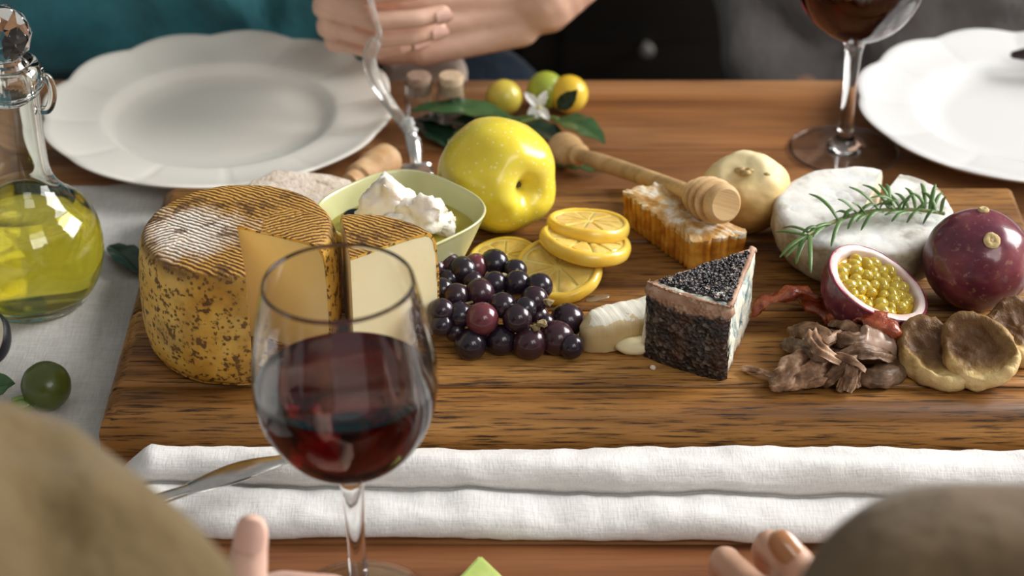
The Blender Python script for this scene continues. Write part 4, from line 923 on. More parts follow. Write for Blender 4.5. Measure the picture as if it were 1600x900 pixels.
# ------------------------------------------------------------------ black-rinded blue cheese wedge
M_crust, nt, b = newmat('black_crust', (.03,.02,.018), .4, .5, coat=.15); v = coords(nt); vo = nd(nt, 'ShaderNodeTexVoronoi'); vo.inputs['Scale'].default_value = 430; nt.links.new(v, vo.inputs['Vector'])
hs_ = nd(nt, 'ShaderNodeSeparateColor'); nt.links.new(vo.outputs['Color'], hs_.inputs[0])
setc(nt, b, mix(nt, ramp(nt, [(.50,0.0),(.74,1.0)], noise(nt, v, 75, 5)), ramp(nt, [(.2,(.008,.006,.006)),(.75,(.035,.025,.022)),(.95,(.14,.11,.09))], hs_.outputs[0]), (.075,.032,.018)));
sz2 = nd(nt, 'ShaderNodeSeparateXYZ'); nt.links.new(v, sz2.inputs[0]); blk = b.inputs['Base Color'].links[0].from_socket
tanc = ramp(nt, [(.3,(.22,.11,.06)),(.5,(.36,.20,.12)),(.7,(.54,.37,.26))], noise(nt, v, 80, 5))
hz = math_(nt, 'ADD', math_(nt, 'MULTIPLY', sz2.outputs[2], 60.0), math_(nt, 'MULTIPLY', noise(nt, v, 95, 5, .7), 1.0))
setc(nt, b, mix(nt, ramp(nt, [(.0, 0.0), (.42, 0.0), (.55, 1.0)], math_(nt, 'SUBTRACT', hz, 2.38)), blk, tanc)); setn(nt, b, bump(nt, vo.outputs['Distance'], .9, .0018))
M_pep, nt, b = newmat('black_pepper_crust', (.08,.075,.08), .35, .5, coat=.2); v = coords(nt); vo = nd(nt, 'ShaderNodeTexVoronoi'); vo.inputs['Scale'].default_value = 480; nt.links.new(v, vo.inputs['Vector'])
hs_ = nd(nt, 'ShaderNodeSeparateColor'); nt.links.new(vo.outputs['Color'], hs_.inputs[0]); setc(nt, b, ramp(nt, [(.15,(.012,.010,.012)),(.6,(.06,.05,.055)),(.85,(.17,.14,.14)),(.98,(.42,.34,.28))], hs_.outputs[0])); setn(nt, b, bump(nt, vo.outputs['Distance'], 1.0, .002))
M_rindtan = mottled('tan_rind', [(.3,(.24,.12,.065)),(.5,(.38,.22,.14)),(.7,(.55,.38,.27))], 70, .55, .4)
M_blue, nt, b = newmat('blue_veined_paste', (.82,.78,.62), .5, .4, sss=.2, sss_s=.003); v = coords(nt); n_ = noise(nt, v, 75, 6, .62, 1.0)
setc(nt, b, ramp(nt, [(.34,(.10,.17,.19)),(.43,(.42,.50,.46)),(.50,(.80,.77,.63)),(.7,(.87,.83,.70))], n_)); setn(nt, b, bump(nt, n_, .8, .003))
q0, q1, q2 = [P(*p, .075) for p in ((1010,446),(1142,486),(1180,388))]; cc_ = (q0+q1+q2)/3; bcw = thing('blue_cheese_wedge', 'blue cheese wedge with black crusted rind in the centre of the board', 'cheese', (cc_.x, cc_.y, T+BH+.0003))
tri = [Vector((p.x-cc_.x, p.y-cc_.y, 0)) for p in (q0, q1, q2)]
def tri_outline(ins, nseg=16, bul=.002):
    out = []; c = (tri[0]+tri[1]+tri[2])/3
    for i in range(3):
        a, b_ = tri[i], tri[(i+1)%3]; e = b_-a; nr = Vector((e.y,-e.x,0)).normalized()
        for k in range(nseg):
            t = k/nseg; p = a + e*t + nr*(bul*4*t*(1-t) if i == 0 else 0)
            rnd_ = 0
            if i == 0 and t < .12: rnd_ = (.12-t)/.12
            out.append((p, i, t))
    return [(p - (p-c).normalized()*ins, i, t) for p, i, t in out]
HT = .0455; bm = bmesh.new(); lv = [(0,.0012),(.0015,0),(.012,0),(.024,0),(.036,0),(.0425,.0004),(HT-.0008,.0016),(HT,.0035)]; rings = []
for z, ins in lv: rings.append([bm.verts.new(p + Vector((0,0,z))) for p, i, t in tri_outline(ins)])
m_ = len(rings[0])
for A_, B_ in zip(rings, rings[1:]):
    for k in range(m_): bm.faces.new((A_[k], A_[(k+1)%m_], B_[(k+1)%m_], B_[k]))
bm.faces.new(rings[0][::-1]); bm.faces.new(rings[-1]); bmesh.ops.triangulate(bm, faces=[f for f in bm.faces if len(f.verts) > 4]); bmesh.ops.subdivide_edges(bm, edges=[e for e in bm.edges if e.calc_length() > .004], cuts=2, use_grid_fill=True)
noisy(bm, .0018, 90, 3, 4)
for v_ in bm.verts: v_.co.z = max(0, v_.co.z)
finish('paste', bm, M_blue, bcw, ang=50)
# front rind: a slab over the front side that rounds over the top edge, tan at the rounding, black below
def front_strip(ins0, z0, z1, th, mat, name, amp, over=0.0, xa=0.0, xb=1.0):
    a, b_ = tri[0], tri[1]; e = (b_-a); nr = Vector((e.y,-e.x,0)).normalized(); bm = bmesh.new(); nx = 56; nz = 44; gr = []
    for s in (1, 0):
        g = []
        for i in range(nx+1):
            t = xa + (xb-xa)*i/nx; row = []
            for j in range(nz+1):
                u = j/nz; z = z0 + (z1-z0)*u; off = .0028*4*t*(1-t)*1.0
                p = a + e*t + nr*(off - .0004)
                edge = min(i, nx-i)/nx; rr = .0032*max(0, 1-edge/.05)**2
                p += nr*(s*th - rr*s)
                if z > HT-.006: p -= nr*(.0036*((z-(HT-.006))/.0075)**2)*s
                pc = Vector((p.x, p.y, z)); d_ = mn.fractal(pc*120 + Vector((3,1,2)), 1, 2, 3)*amp + mn.noise(pc*420)*amp*.8
                pc += nr*d_*s; pc.z = max(0, pc.z); row.append(bm.verts.new(pc))
            g.append(row)
        gr.append(g)
    for q_, g in enumerate(gr):
        for i in range(nx):
            for j in range(nz):
                f = (g[i][j], g[i+1][j], g[i+1][j+1], g[i][j+1]); bm.faces.new(f if q_ == 0 else f[::-1])
    for i in range(nx):
        for j in (0, nz): bm.faces.new((gr[0][i][j], gr[0][i+1][j], gr[1][i+1][j], gr[1][i][j]))
    for j in range(nz):
        for i in (0, nx): bm.faces.new((gr[0][i][j], gr[0][i][j+1], gr[1][i][j+1], gr[1][i][j]))
    finish(name, bm, mat, bcw, ang=70)
front_strip(0, 0, HT+.0016, .0030, M_crust, 'rind', .0011)
# tan rind folding over the top edges
for (i0, i1, rr_, zo, ins_) in ((0, 1, .0042, .0030, .0022), (1, 2, .0018, .0008, .0014), (2, 0, .0018, .0008, .0014)):
    bm = bmesh.new(); a_, b_ = tri[i0], tri[i1]; c_ = (tri[0]+tri[1]+tri[2])/3; nr = Vector(((b_-a_).y, -(b_-a_).x, 0)).normalized(); pp = []
    for k in range(17):
        t = k/16; t2 = .015 + .97*t; p = a_ + (b_-a_)*t2 - nr*ins_ + nr*(.0026*4*t2*(1-t2) if i0 == 0 else 0); pp.append(p + Vector((0, 0, HT - zo)))
    add_tube(bm, pp, [rr_]*17, 14, flat=.95); noisy(bm, .0009, 110, 5+i0, 4); finish('rind_edge', bm, M_rindtan, bcw, ang=80)
# pepper crust on top
bm = bmesh.new(); c3 = tri[0]*.333+tri[1]*.333+tri[2]*.334; NB = 40; grid = {}
for i in range(NB+1):
    for j in range(NB+1-i):
        k = NB-i-j; p = (tri[0]*i + tri[1]*j + tri[2]*k)/NB; p = c3 + (p-c3)*.90 + (tri[2]-c3).normalized()*.0016
        ed = min(i, j, k)/NB; z = HT + .0010 + (.0011*mn.noise(p*420) + .0008*mn.noise(p*210))*min(1, ed*12+.2) - .0014*(ed < .02)
        grid[i, j] = bm.verts.new((p.x, p.y, z))
for i in range(NB):
    for j in range(NB-i):
        bm.faces.new((grid[i,j], grid[i+1,j], grid[i,j+1]))
        if j < NB-i-1: bm.faces.new((grid[i+1,j], grid[i+1,j+1], grid[i,j+1]))
r = bmesh.ops.extrude_face_region(bm, geom=bm.faces[:])
for v_ in [x for x in r['geom'] if isinstance(x, bmesh.types.BMVert)]: v_.co.z = HT - .0015
finish('pepper_crust', bm, M_pep, bcw, ang=70)
bm = bmesh.new(); a, b_, c_ = tri
rn = random.Random(9)
for q_ in range(520):
    u, w_ = rn.random(), rn.random()
    if u+w_ > 1: u, w_ = 1-u, 1-w_
    p = a + (b_-a)*u + (c_-a)*w_; p = c3 + (p-c3)*.87 + (tri[2]-c3).normalized()*.0018
    add_sphere(bm, p + Vector((0,0,HT+.0016)), rn.uniform(.0005,.0011), 1, (1, rn.uniform(.7,1.2), .8))
tag(finish('pepper_grains', bm, M_pep, bcw, ang=30), kind='stuff')
M_crumb = mottled('cheese_crumb', [(.3,(.72,.66,.5)),(.7,(.85,.8,.68))], 300, .6, .2)
bm = bmesh.new(); add_sphere(bm, (0,0,.0012), .0018, 2, (1,.8,.75)); noisy(bm, .0006, 500, 1); 
for v_ in bm.verts: v_.co.z = max(0, v_.co.z)
o = finish('cheese_crumb', bm, M_crumb, loc=P(1020, 577, BH+.0002)); tag(o, 'tiny white cheese crumb in front of the blue cheese', 'crumb')

# ------------------------------------------------------------------ small soft cheese pieces left of the wedge
M_brie, nt, b = newmat('soft_white_rind', (.86,.82,.70), .55, .35, sss=.25, sss_s=.004); v = coords(nt); sx_ = nd(nt, 'ShaderNodeSeparateXYZ'); nt.links.new(v, sx_.inputs[0]); 
zz = math_(nt, 'ADD', math_(nt, 'MULTIPLY', sx_.outputs[2], 40.0), math_(nt, 'MULTIPLY', noise(nt, v, 60, 4), .6)); setc(nt, b, ramp(nt, [(.75,(.60,.45,.22)),(1.02,(.70,.57,.33)),(1.10,(.80,.72,.54)),(1.35,(.86,.82,.70))], zz)); setn(nt, b, bump(nt, noise(nt, coords(nt,(420,40,40)), 1, 3), .35, .001))
pa_, pb_ = P(934, 512, BH+.011), P(1016, 494, BH+.011); mid = (pa_+pb_)/2; dv = (pb_-pa_); bm = bmesh.new(); NX_ = 40; rings = []; Lx = dv.length + .022
for i in range(NX_+1):
    t = i/NX_; x = -Lx/2 + Lx*t; c = min(1, max(.02, math.sqrt(max(0, 1-(1-min(t*Lx/.016, 1))**2)))) if t < .5 else (1 if t < .93 else .9)
    hw = .0115*c; hh = .0225; c2 = c; ring = []
    sec = [(-hw,.001),(-hw*1.05,.008),(-hw*1.0,.016),(-hw*.85,.0205),(-hw*.5,.0222),(hw*.1,.0225),(hw*.6,.0220),(hw*.95,.019),(hw,.010),(hw*.95,.001)]
    for y, z in sm(sec, 3):
        rid = .0007*abs(mn.noise(Vector((x*420, 3, 1))))*2*(z > .019)
        ring.append(bm.verts.new((x, y, z*(.86+.14*c)*(.50+.50*min(1,c*1.0))*.92 - rid*.9)))
    rings.append(ring)
for A_, B_ in zip(rings, rings[1:]):
    for k in range(len(A_)): bm.faces.new((A_[k], A_[(k+1)%len(A_)], B_[(k+1)%len(A_)], B_[k]))
bm.faces.new(rings[0]); bm.faces.new(rings[-1][::-1]); noisy(bm, .0010, 85, 7, 4)
for v_ in bm.verts: v_.co.z = max(.0002, v_.co.z)
o = finish('soft_cheese_piece', bm, M_brie, loc=(mid.x, mid.y, T+BH), ang=60); o.rotation_euler = (R(0), R(0), math.atan2(dv.y, dv.x)); tag(o, 'rounded slice of soft white cheese between the grapes and blue cheese', 'cheese')
bm = bmesh.new(); add_sphere(bm, (0,0,.004), .011, 3, (1.1,.7,.42)); noisy(bm, .0018, 90, 4)
for v_ in bm.verts: v_.co.z = max(.0002, v_.co.z)
o = finish('soft_cheese_piece', bm, M_paste2, loc=P(992, 549, BH), ang=60); tag(o, 'small pale yellow cheese scrap under the soft white slice', 'cheese')

# ------------------------------------------------------------------ grapes
M_grape, nt, b = newmat('dark_grape', (.02,.01,.02), .16, .5, coat=.3, sss=.05, sss_r=(.6,.15,.3), sss_s=.003); v = coords(nt); oi = nd(nt, 'ShaderNodeObjectInfo')
dark_ = ramp(nt, [(0,(.008,.005,.010)),(.45,(.013,.006,.013)),(.7,(.022,.007,.012)),(1,(.040,.010,.015))], oi.outputs['Random']); blm = ramp(nt, [(.42,0.0),(.66,1.0)], noise(nt, v, 130, 5, .6))
setc(nt, b, mix(nt, math_(nt, 'MULTIPLY', blm, .28), dark_, (.085,.065,.095))); nt.links.new(ramp(nt, [(.4,.12),(.65,.38)], noise(nt, v, 90, 4)), b.inputs['Roughness'])
M_grapered, nt, b = newmat('red_grape', (.10,.018,.028), .2, .5, coat=.3, sss=.2, sss_r=(1,.2,.2), sss_s=.004); v = coords(nt); setc(nt, b, ramp(nt, [(.35,(.085,.012,.022)),(.65,(.17,.05,.06))], noise(nt, v, 80, 4)))
M_gstem = mottled('grape_stem', [(.3,(.16,.11,.04)),(.7,(.45,.36,.18))], 260, .7, .3)
GR = [(772,412,20,0),(723,423,20,0),(702,414,17,0),(680,422,16,0),(743,416,17,1),(805,423,16,0),(808,443,18,0),(843,447,18,0),(750,458,20,0),(712,463,18,0),(785,477,18,0),(835,468,19,0),(718,492,18,0),(753,498,22.5,1),(808,497,20,0),(840,493,15,0),(887,500,23,0),(735,538,21.5,0),(783,531,21,0),(828,537,22.5,0),(870,530,24,0),(893,541,17,0),(690,452,16,0),(690,485,17,0),(690,508,16,0),(711,517,15,0),(773,443,17,0),(760,428,15,1),(792,455,15,0),(857,520,17,0),(681,465,15,0),(738,440,15,0),(820,482,16,0),(770,478,15,0),(765,516,15,0),(850,505,14,0),(700,437,15,0)]
gb = thing('grape_bunch', 'bunch of dark purple grapes heaped in the middle of the board', 'grapes', P(775, 490, BH)); go_ = gb.location.copy()
bm = bmesh.new(); add_sphere(bm, (0,0,0), 1, 3); g0 = None; centers = []
rn = random.Random(4)
for px_, py_, rp, red in GR:
    h = .0378 - BH if py_ >= 525 else .018 if py_ >= 503 else .021 if py_ >= 486 else .0245 if py_ >= 455 else .0265 if py_ >= 430 else .0235
    if rp <= 15.5: h -= .006
    if px_ > 880: h = .0075 if py_ > 520 else .0088
    if px_ == 857: h = .008
    p_ = P(px_, py_, BH+h); r_ = rp*mpp(p_); p_.z = max(p_.z, T+BH+r_*.99)
    if g0 is None: g0 = finish('grape', bm, M_grape, gb); o = g0
    else:
        o = g0.copy(); COL.objects.link(o); o.parent = gb
    if red:
        o.data = o.data.copy(); o.data.materials[0] = M_grapered; o['label'] = 'reddish grape'
    o.location = p_ - go_; r_ *= 1.19; o.scale = (r_*rn.uniform(.97,1.03), r_, r_*rn.uniform(.97,1.04)); o.rotation_euler = (rn.uniform(0,3), rn.uniform(0,3), 0); centers.append(p_)
bm = bmesh.new(); spine = [P(705,430,BH+.014), P(750,450,BH+.017), P(785,468,BH+.018), P(830,500,BH+.014), P(862,520,BH+.010)]; add_tube(bm, [Vector(p)-go_ for p in sm([tuple(p) for p in spine], 6)], .0016, 8)
for p_ in centers:
    sp_ = min(spine, key=lambda s: (s-p_).length); add_tube(bm, [sp_-go_, (sp_*.5+p_*.5)-go_+Vector((0,0,.002)), p_-go_], .0007, 6)
finish('stem', bm, M_gstem, gb)
for px_, py_, h in ((785,432,.028),(846,505,.022),(857,473,.026),(838,513,.018)):
    bm = bmesh.new(); p_ = P(px_, py_, BH+h); add_sphere(bm, p_-go_, .0026, 2, (1.2,.9,.8)); noisy(bm, .0016, 420, px_); finish('stem_knot', bm, M_gstem, gb, ang=30)

# ------------------------------------------------------------------ candied lemon slices
M_lrind, nt, b = newmat('lemon_rind', (.84,.55,.06), .28, .5, sss=.35, sss_r=(1,.6,.15), sss_s=.004, coat=.4); v = coords(nt); setc(nt, b, ramp(nt, [(.3,(.80,.48,.035)),(.7,(.90,.64,.11))], noise(nt, v, 60, 4))); setn(nt, b, bump(nt, noise(nt, v, 260, 3), .2, .0005))
M_lflesh, nt, b = newmat('lemon_flesh', (.78,.52,.12), .16, .5, sss=.45, sss_r=(1,.6,.2), sss_s=.005, coat=.6); v = coords(nt); setc(nt, b, ramp(nt, [(.3,(.68,.42,.07)),(.6,(.84,.60,.16))], noise(nt, v, 120, 5))); setn(nt, b, bump(nt, noise(nt, v, 200, 4), .4, .0008))
M_lpith, nt, b = newmat('lemon_pith', (.88,.68,.20), .3, .5, sss=.35, sss_r=(1,.7,.3), sss_s=.004, coat=.4)
def lemon(p_, r, th, nrm, lab, seed):
    root = thing('lemon_slice', lab, 'lemon slice', p_, 0, 'candied lemon slices'); rot = (rotz_to(nrm) @ Quaternion((0,0,1), seed)).to_matrix().to_4x4()
    def fin(name, bm, m):
        for v_ in bm.verts: v_.co.z += .0022*math.sin(v_.co.x/r*2.2 + seed)*.5
        bmesh.ops.transform(bm, matrix=rot, verts=bm.verts[:]); return finish(name, bm, m, root, ang=50)
    bm = bmesh.new(); add_lathe(bm, sm([(r*.84,th*.5),(r*.90,th*.56),(r*.965,th*.42),(r,th*.1),(r*.99,-th*.3),(r*.94,-th*.5),(r*.84,-th*.5)], 3), 56, True); noisy(bm, .0004, 120, seed); fin('rind', bm, M_lrind)
    bm = bmesh.new(); add_lathe(bm, [(0,th*.30),(r*.80,th*.35),(r*.86,th*.42),(r*.86,-th*.45),(0,-th*.42)], 56); fin('membrane', bm, M_lpith)
    k = 10
    for i in range(k):
        a = 2*math.pi*(i+.5)/k; hw = math.pi/k*.92; bm = bmesh.new(); q_ = 6; up_ = []; lo_ = []
        ol_ = [(r*.09, a)] + [(r*(.30+.46*t), a-hw*(.72+.28*t)) for t in (0,.5,1)] + [(r*.80, a-hw*.5), (r*.815, a), (r*.80, a+hw*.5)] + [(r*(.30+.46*t), a+hw*(.72+.28*t)) for t in (1,.5,0)]
        lo_ = [bm.verts.new((q*math.cos(b2), q*math.sin(b2), th*.30)) for q, b2 in ol_]; cq, ca = r*.52, a
        up_ = [bm.verts.new(((q*.93+cq*.07*1)*math.cos(b2*.94+ca*.06), (q*.93+cq*.07)*math.sin(b2*.94+ca*.06), th*.40 + .0003*math.sin(i*2.1))) for q, b2 in ol_]
        m2 = len(ol_)
        for j in range(m2): bm.faces.new((lo_[j], lo_[(j+1)%m2], up_[(j+1)%m2], up_[j]))
        cv = bm.verts.new((cq*math.cos(ca), cq*math.sin(ca), th*.44 + .0004*math.sin(i*5.3)))
        for j in range(m2): bm.faces.new((up_[j], up_[(j+1)%m2], cv))
        fin('segment', bm, M_lflesh)
    return root
lemon(P(789,405,BH+.005), .0225, .007, cdir(.0,.80,.45), 'lemon slice mostly hidden behind the grapes', .3)
lemon(P(872,423,BH+.0095), .0268, .0072, cdir(-.05,.72,.69), 'largest lemon slice tilted flat at the bottom of the stack', .9)
lemon(P(914,381,BH+.0185), .0280, .0080, cdir(.16,.92,.36), 'middle lemon slice lying on the largest one', 1.7)
lemon(P(919,353,BH+.0210), .0255, .0078, cdir(.12,.93,.34), 'top lemon slice at the back beside the quince', 2.6)
bm = bmesh.new(); add_sphere(bm, (0,0,0), .0050, 3, (1.6,.55,.16)); 
for v_ in bm.verts: v_.co.z = max(v_.co.z, 0)
M_syrup, nt, b = newmat('clear_syrup', (.95,.85,.6), .02, .6, trans=.9, ior=1.4); o = finish('syrup_drop', bm, M_syrup, loc=P(934,466,BH+.0003)); o.rotation_euler = (0,0,R(25)); tag(o, 'shiny syrup drop on the board in front of the lemon slices', 'syrup')

# ------------------------------------------------------------------ people
def skinmat(name, d, l):
    m, nt, b = newmat(name, d, .45, .4, sss=.25, sss_r=(1,.35,.2), sss_s=.006); v = coords(nt); setc(nt, b, ramp(nt, [(.3, d), (.7, l)], noise(nt, v, 28, 4))); setn(nt, b, bump(nt, noise(nt, v, 260, 4), .15, .0006)); return m
M_skin1 = skinmat('skin', (.60,.36,.26), (.74,.49,.37)); M_skin2 = skinmat('light_skin', (.66,.40,.31), (.78,.53,.42)); M_skin3 = skinmat('tan_skin', (.56,.33,.22), (.68,.43,.31))
def fabric(name, c0, c1, rough=.95):
    m, nt, b = newmat(name, c0, rough, .15, sheen=.15); v = coords(nt); setc(nt, b, ramp(nt, [(.3, c0), (.7, c1)], noise(nt, v, 14, 4)))
    setn(nt, b, bump(nt, noise(nt, coords(nt, (1,1,.55)), 17, 4), .55, .02, bump(nt, noise(nt, v, 600, 2), .2, .0006))); return m
M_teal = fabric('teal_cotton', (.04,.18,.22), (.075,.28,.32)); M_grey = fabric('grey_cotton', (.22,.205,.20), (.36,.34,.335)); M_khaki = fabric('khaki_cotton', (.105,.070,.030), (.165,.117,.055)); M_brown = fabric('olive_brown_cotton', (.135,.090,.048), (.17,.118,.066))
M_navy = fabric('navy_denim', (.008,.014,.024), (.016,.026,.042)); M_hair = fabric('dark_hair', (.012,.008,.006), (.03,.02,.012), .6)
M_nail, nt, b = newmat('nail', (.74,.46,.38), .22, .5, coat=.4); M_nailb, nt, b = newmat('brown_nail', (.42,.18,.07), .2, .5, coat=.5); M_nailt, nt, b = newmat('nail_tip', (.80,.66,.48), .3, .5)
PH = [((.030,.092),(.043,.026,.021),.0090),((.010,.097),(.047,.030,.022),.0092),((-.010,.092),(.043,.028,.022),.0088),((-.029,.082),(.034,.021,.019),.0078)]
def hand(w, f, n, s, curls, thumb, sc=1.0, spread=(6,2,-2,-8)):
    """w wrist point; f forward, n palm normal, s towards the thumb; curls per finger (3 angles); thumb = list of 3 (f, s, n) directions"""
    w = Vector(w) + Vector((0, 0, T if w[2] < .4 else 0)); f, n, s = Vector(f).normalized(), Vector(n).normalized(), Vector(s).normalized(); segs = []; tips = []
    for ((so, fo), ln, r), cu, sp in zip(PH, curls, spread):
        b_ = w + (s*so + f*fo)*sc; segs.append((w + s*so*.55*sc + f*.008*sc, .0145*sc, b_, .0118*sc if r > .008 else .0105*sc))
        a = 0; p = b_; fd = (f*math.cos(R(sp)) + s*math.sin(R(sp))).normalized(); rr = r*sc; last = None
        for L_, c in zip(ln, cu):
            a += R(c); d = fd*math.cos(a) + n*math.sin(a); q = p + d*L_*sc; segs.append((p, rr*1.02, q, rr*.93)); p = q; rr *= .92; last = d
        tips.append((p, last, (n*math.cos(a) - fd*math.sin(a)), rr))
    p = w + (s*.022 + f*.018 + n*.006)*sc; rr = .0150*sc; tl = (.040, .033, .026)
    for L_, (df, ds, dn) in zip(tl, thumb):
        d = (f*df + s*ds + n*dn).normalized(); q = p + d*L_*sc; segs.append((p, rr, q, rr*.80)); rr *= .82; p = q
    tips.append((p, d, None, rr)); return segs, tips
def add_nail(parent, tip, d, outward, r, mat, long=.012, name='nail', ext=0.0):
    """a small curved plate on the outward side of a finger end"""
    d = d.normalized(); o = (outward - d*outward.dot(d)).normalized(); sd = d.cross(o); bm = bmesh.new(); g = []
    for q in (1, .0):
        gg = []
        for i in range(9):
            t = i/8; row = []
            for j in range(9):
                u = -1 + 2*j/8; w_ = .72*(1 - .25*(2*t-1)**2 if t > .5 else 1 - .30*(2*t-1)**4); ang = u*w_*1.15
                back = -long + (long*1.0+ext)*t + (1-u*u)*.0015*(t > .7); rr = r*(1.00 if t < .6 else 1.0 - .18*(t-.6)) + .0007*q
                row.append(bm.verts.new(tip + d*(back + r*.55) + o*(rr*math.cos(ang)) + sd*(rr*math.sin(ang))))
            gg.append(row)
        g.append(gg)
    for q, gg in enumerate(g):
        for i in range(8):
            for j in range(8):
                f = (gg[i][j], gg[i][j+1], gg[i+1][j+1], gg[i+1][j]); bm.faces.new(f if q == 0 else f[::-1])
    for i in range(8):
        for j in (0, 8): bm.faces.new((g[0][i][j], g[0][i+1][j], g[1][i+1][j], g[1][i][j])); bm.faces.new((g[0][j][i], g[0][j][i+1], g[1][j][i+1], g[1][j][i]))
    return finish(name, bm, mat, parent)
def garment(parent, name, segs, mat, voxel=.007, amp=.006, freq=14, seed=0, sm_=8, fold=0.0):
    bm = bmesh.new(); cone_chain(bm, segs); bm = remeshed(bm, voxel, sm_)
    bm.normal_update()
    for v_ in bm.verts:
        a = mn.fractal(Vector((v_.co.x*freq, v_.co.y*freq, v_.co.z*freq*.55)) + Vector((seed*5.3, 0, seed)), 1, 2, 3); rd = 1-abs(mn.noise(Vector((v_.co.x*freq*.9, v_.co.y*freq*.9, v_.co.z*freq*.4)) + Vector((0, seed*3.1, 0)))); v_.co += v_.normal*(amp*(.6*a + 1.1*(rd**3-.45)) + fold*math.sin(v_.co.x*72 + v_.co.y*38 - v_.co.z*20 + 3.2*a + seed))
    return finish(name, bm, mat, parent, ang=180)
def body(parent_name, label, segs, mat, voxel=.0024, sm_=4):
    bm = bmesh.new(); cone_chain(bm, segs); bm = remeshed(bm, voxel, sm_, .4); o = finish(parent_name, bm, mat, ang=180); tag(o, label, 'person'); return o
def W(x, y, h): return Vector((x, y, T+h))

# person in teal, seated at the far side: right fist in front, left forearm from the right
sh_r, sh_l, neck = W(-.40,1.70,.47), W(-.03,1.69,.47), W(-.215,1.69,.53)
fist_w = PY(548, -40, 1.535); fist_w = W(-.118, 1.545, .100)
segs1, tips1 = hand((-.101,1.516,.087), (-.32,-.94,-.10), (.94,-.32,-.02), (0,-.10,1), [(78,36,16),(78,36,18),(80,34,20),(80,38,20)], [(.7,.6,.5),(.5,.3,.8),(.2,.0,1)], .90, (3,1,-1,-3))
segsL, tipsL = hand((.014,1.496,.060), (-.97,-.20,.02), (-.15,.94,-.30), (-.04,.30,.95), [(34,40,24),(36,44,26),(38,46,26),(40,46,26)], [(.85,.45,-.25),(.95,.1,-.2),(.95,-.2,.0)], 1.0)
armR = [(sh_r, .055, W(-.43,1.73,.16), .045), (W(-.43,1.73,.16), .040, W(-.101,1.516,.087), .025)]
armL = [(sh_l, .055, W(.190,1.665,.200), .046), (W(.190,1.665,.200), .043, W(.125,1.605,.130), .040), (W(.125,1.605,.130), .040, W(.022,1.500,.064), .0275)]
headc = W(-.215,1.655,.68)
tors = [(W(-.215,1.72,-.20), .15, W(-.215,1.70,.15), .135), (W(-.215,1.70,.15), .135, W(-.215,1.70,.38), .14), (W(-.30,1.70,.40), .09, W(-.13,1.70,.40), .09)]
headsegs = [(W(-.215,1.70,.48), .055, W(-.215,1.68,.58), .052), (headc + Vector((0,0,.02)), .085, headc + Vector((0,-.01,-.05)), .062), (headc + Vector((0,-.085,-.015)), .012, headc + Vector((0,-.075,.02)), .008), (headc+Vector((-.083,.0,.0)), .014, headc+Vector((-.083,0,.03)), .014), (headc+Vector((.083,.0,.0)), .014, headc+Vector((.083,0,.03)), .014)]
t1 = body('person', 'person in a teal shirt behind the cream plate, hands clasped on a glass fork', segs1 + segsL + armR + armL + headsegs + [(sh_r, .05, sh_l, .05), (W(-.215,1.69,.47), .055, W(-.215,1.70,.40), .07), (W(-.215,1.72,.40), .07, W(-.215,1.70,.30), .08)], M_skin1, .0026)
garment(t1, 'shirt', tors + [(sh_r, .075, W(-.425,1.72,.22), .066), (W(-.425,1.72,.22), .066, W(-.37,1.69,.13), .058), (sh_l, .075, W(.10,1.70,.36), .068), (W(-.34,1.69,.0), .10, W(-.10,1.69,.0), .10), (W(-.33,1.68,.15), .09, W(-.12,1.68,.15), .09)], M_teal, .007, .012, 12, 1, 8, .004)
garment(t1, 'trousers', [(W(-.215,1.72,-.26), .15, W(-.215,1.72,-.20), .14), (W(-.29,1.70,-.27), .085, W(-.30,1.33,-.24), .07), (W(-.14,1.70,-.27), .085, W(-.055,1.62,-.075), .06), (W(-.055,1.62,-.075), .058, W(-.03,1.60,-.07), .055), (W(-.30,1.33,-.24), .065, W(-.30,1.40,-.66), .05), (W(-.03,1.60,-.075), .05, W(-.03,1.66,-.60), .045)], M_navy, .009, .006, 16, 2)
garment(t1, 'hair', [(headc + Vector((0,.02,.045)), .088, headc + Vector((0,.03,.0)), .082)], M_hair, .008, .006, 30, 3)
for i in (0, 1, 2, 3):
    tp, d_, nn_, r_ = tips1[i]; add_nail(t1, tp, d_, -nn_, r_*1.02, M_nail, .011)
# pale cloth in the lap, just beyond the table edge
bm = bmesh.new(); add_box(bm, (0,0,0), (.062,.03,.07), bev=.012, seg=4); bmesh.ops.subdivide_edges(bm, edges=bm.edges[:], cuts=3, use_grid_fill=True); noisy(bm, .006, 30, 5)
M_lap = mottled('pale_pink_cloth', [(.3,(.50,.39,.33)),(.7,(.58,.47,.40))], 20, .9, .3)
o = finish('lap_cloth', bm, M_lap, loc=W(-.066,1.528,-.030), ang=180); tag(o, 'pale pinkish cloth bunched at the table edge below the clasped hands', 'cloth')

# glass-handled fork held in the fist
M_frost = mottled('crumbly_white', [(.3,(.62,.66,.66)),(.7,(.90,.92,.92))], 400, .4, .6, .001)
fk = thing('glass_fork', 'fork with a twisted clear glass handle held upright in the clasped hands', 'fork', P(650, 262, .002)); fo = fk.location.copy()
pth = [P(576,-40,.135), P(579,0,.118), P(585,26,.110), P(592,52,.102), P(583,72,.096), P(577,92,.090), P(586,122,.080), P(603,152,.066), P(622,180,.052), P(640,202,.040)]
def snap(px_, py_, y): return PY(px_, py_, y)
ys = [1.405,1.402,1.399,1.397,1.396,1.396,1.394,1.390,1.382,1.370]
pxs = [(573,-40),(579,0),(586,26),(592,52),(583,72),(577,92),(585,122),(602,152),(621,180),(640,204)]
pth = [snap(a, b_, y) for (a, b_), y in zip(pxs, ys)]
bm = bmesh.new(); pp = sm([tuple(p-fo) for p in pth], 8); n_ = len(pp); rads = []
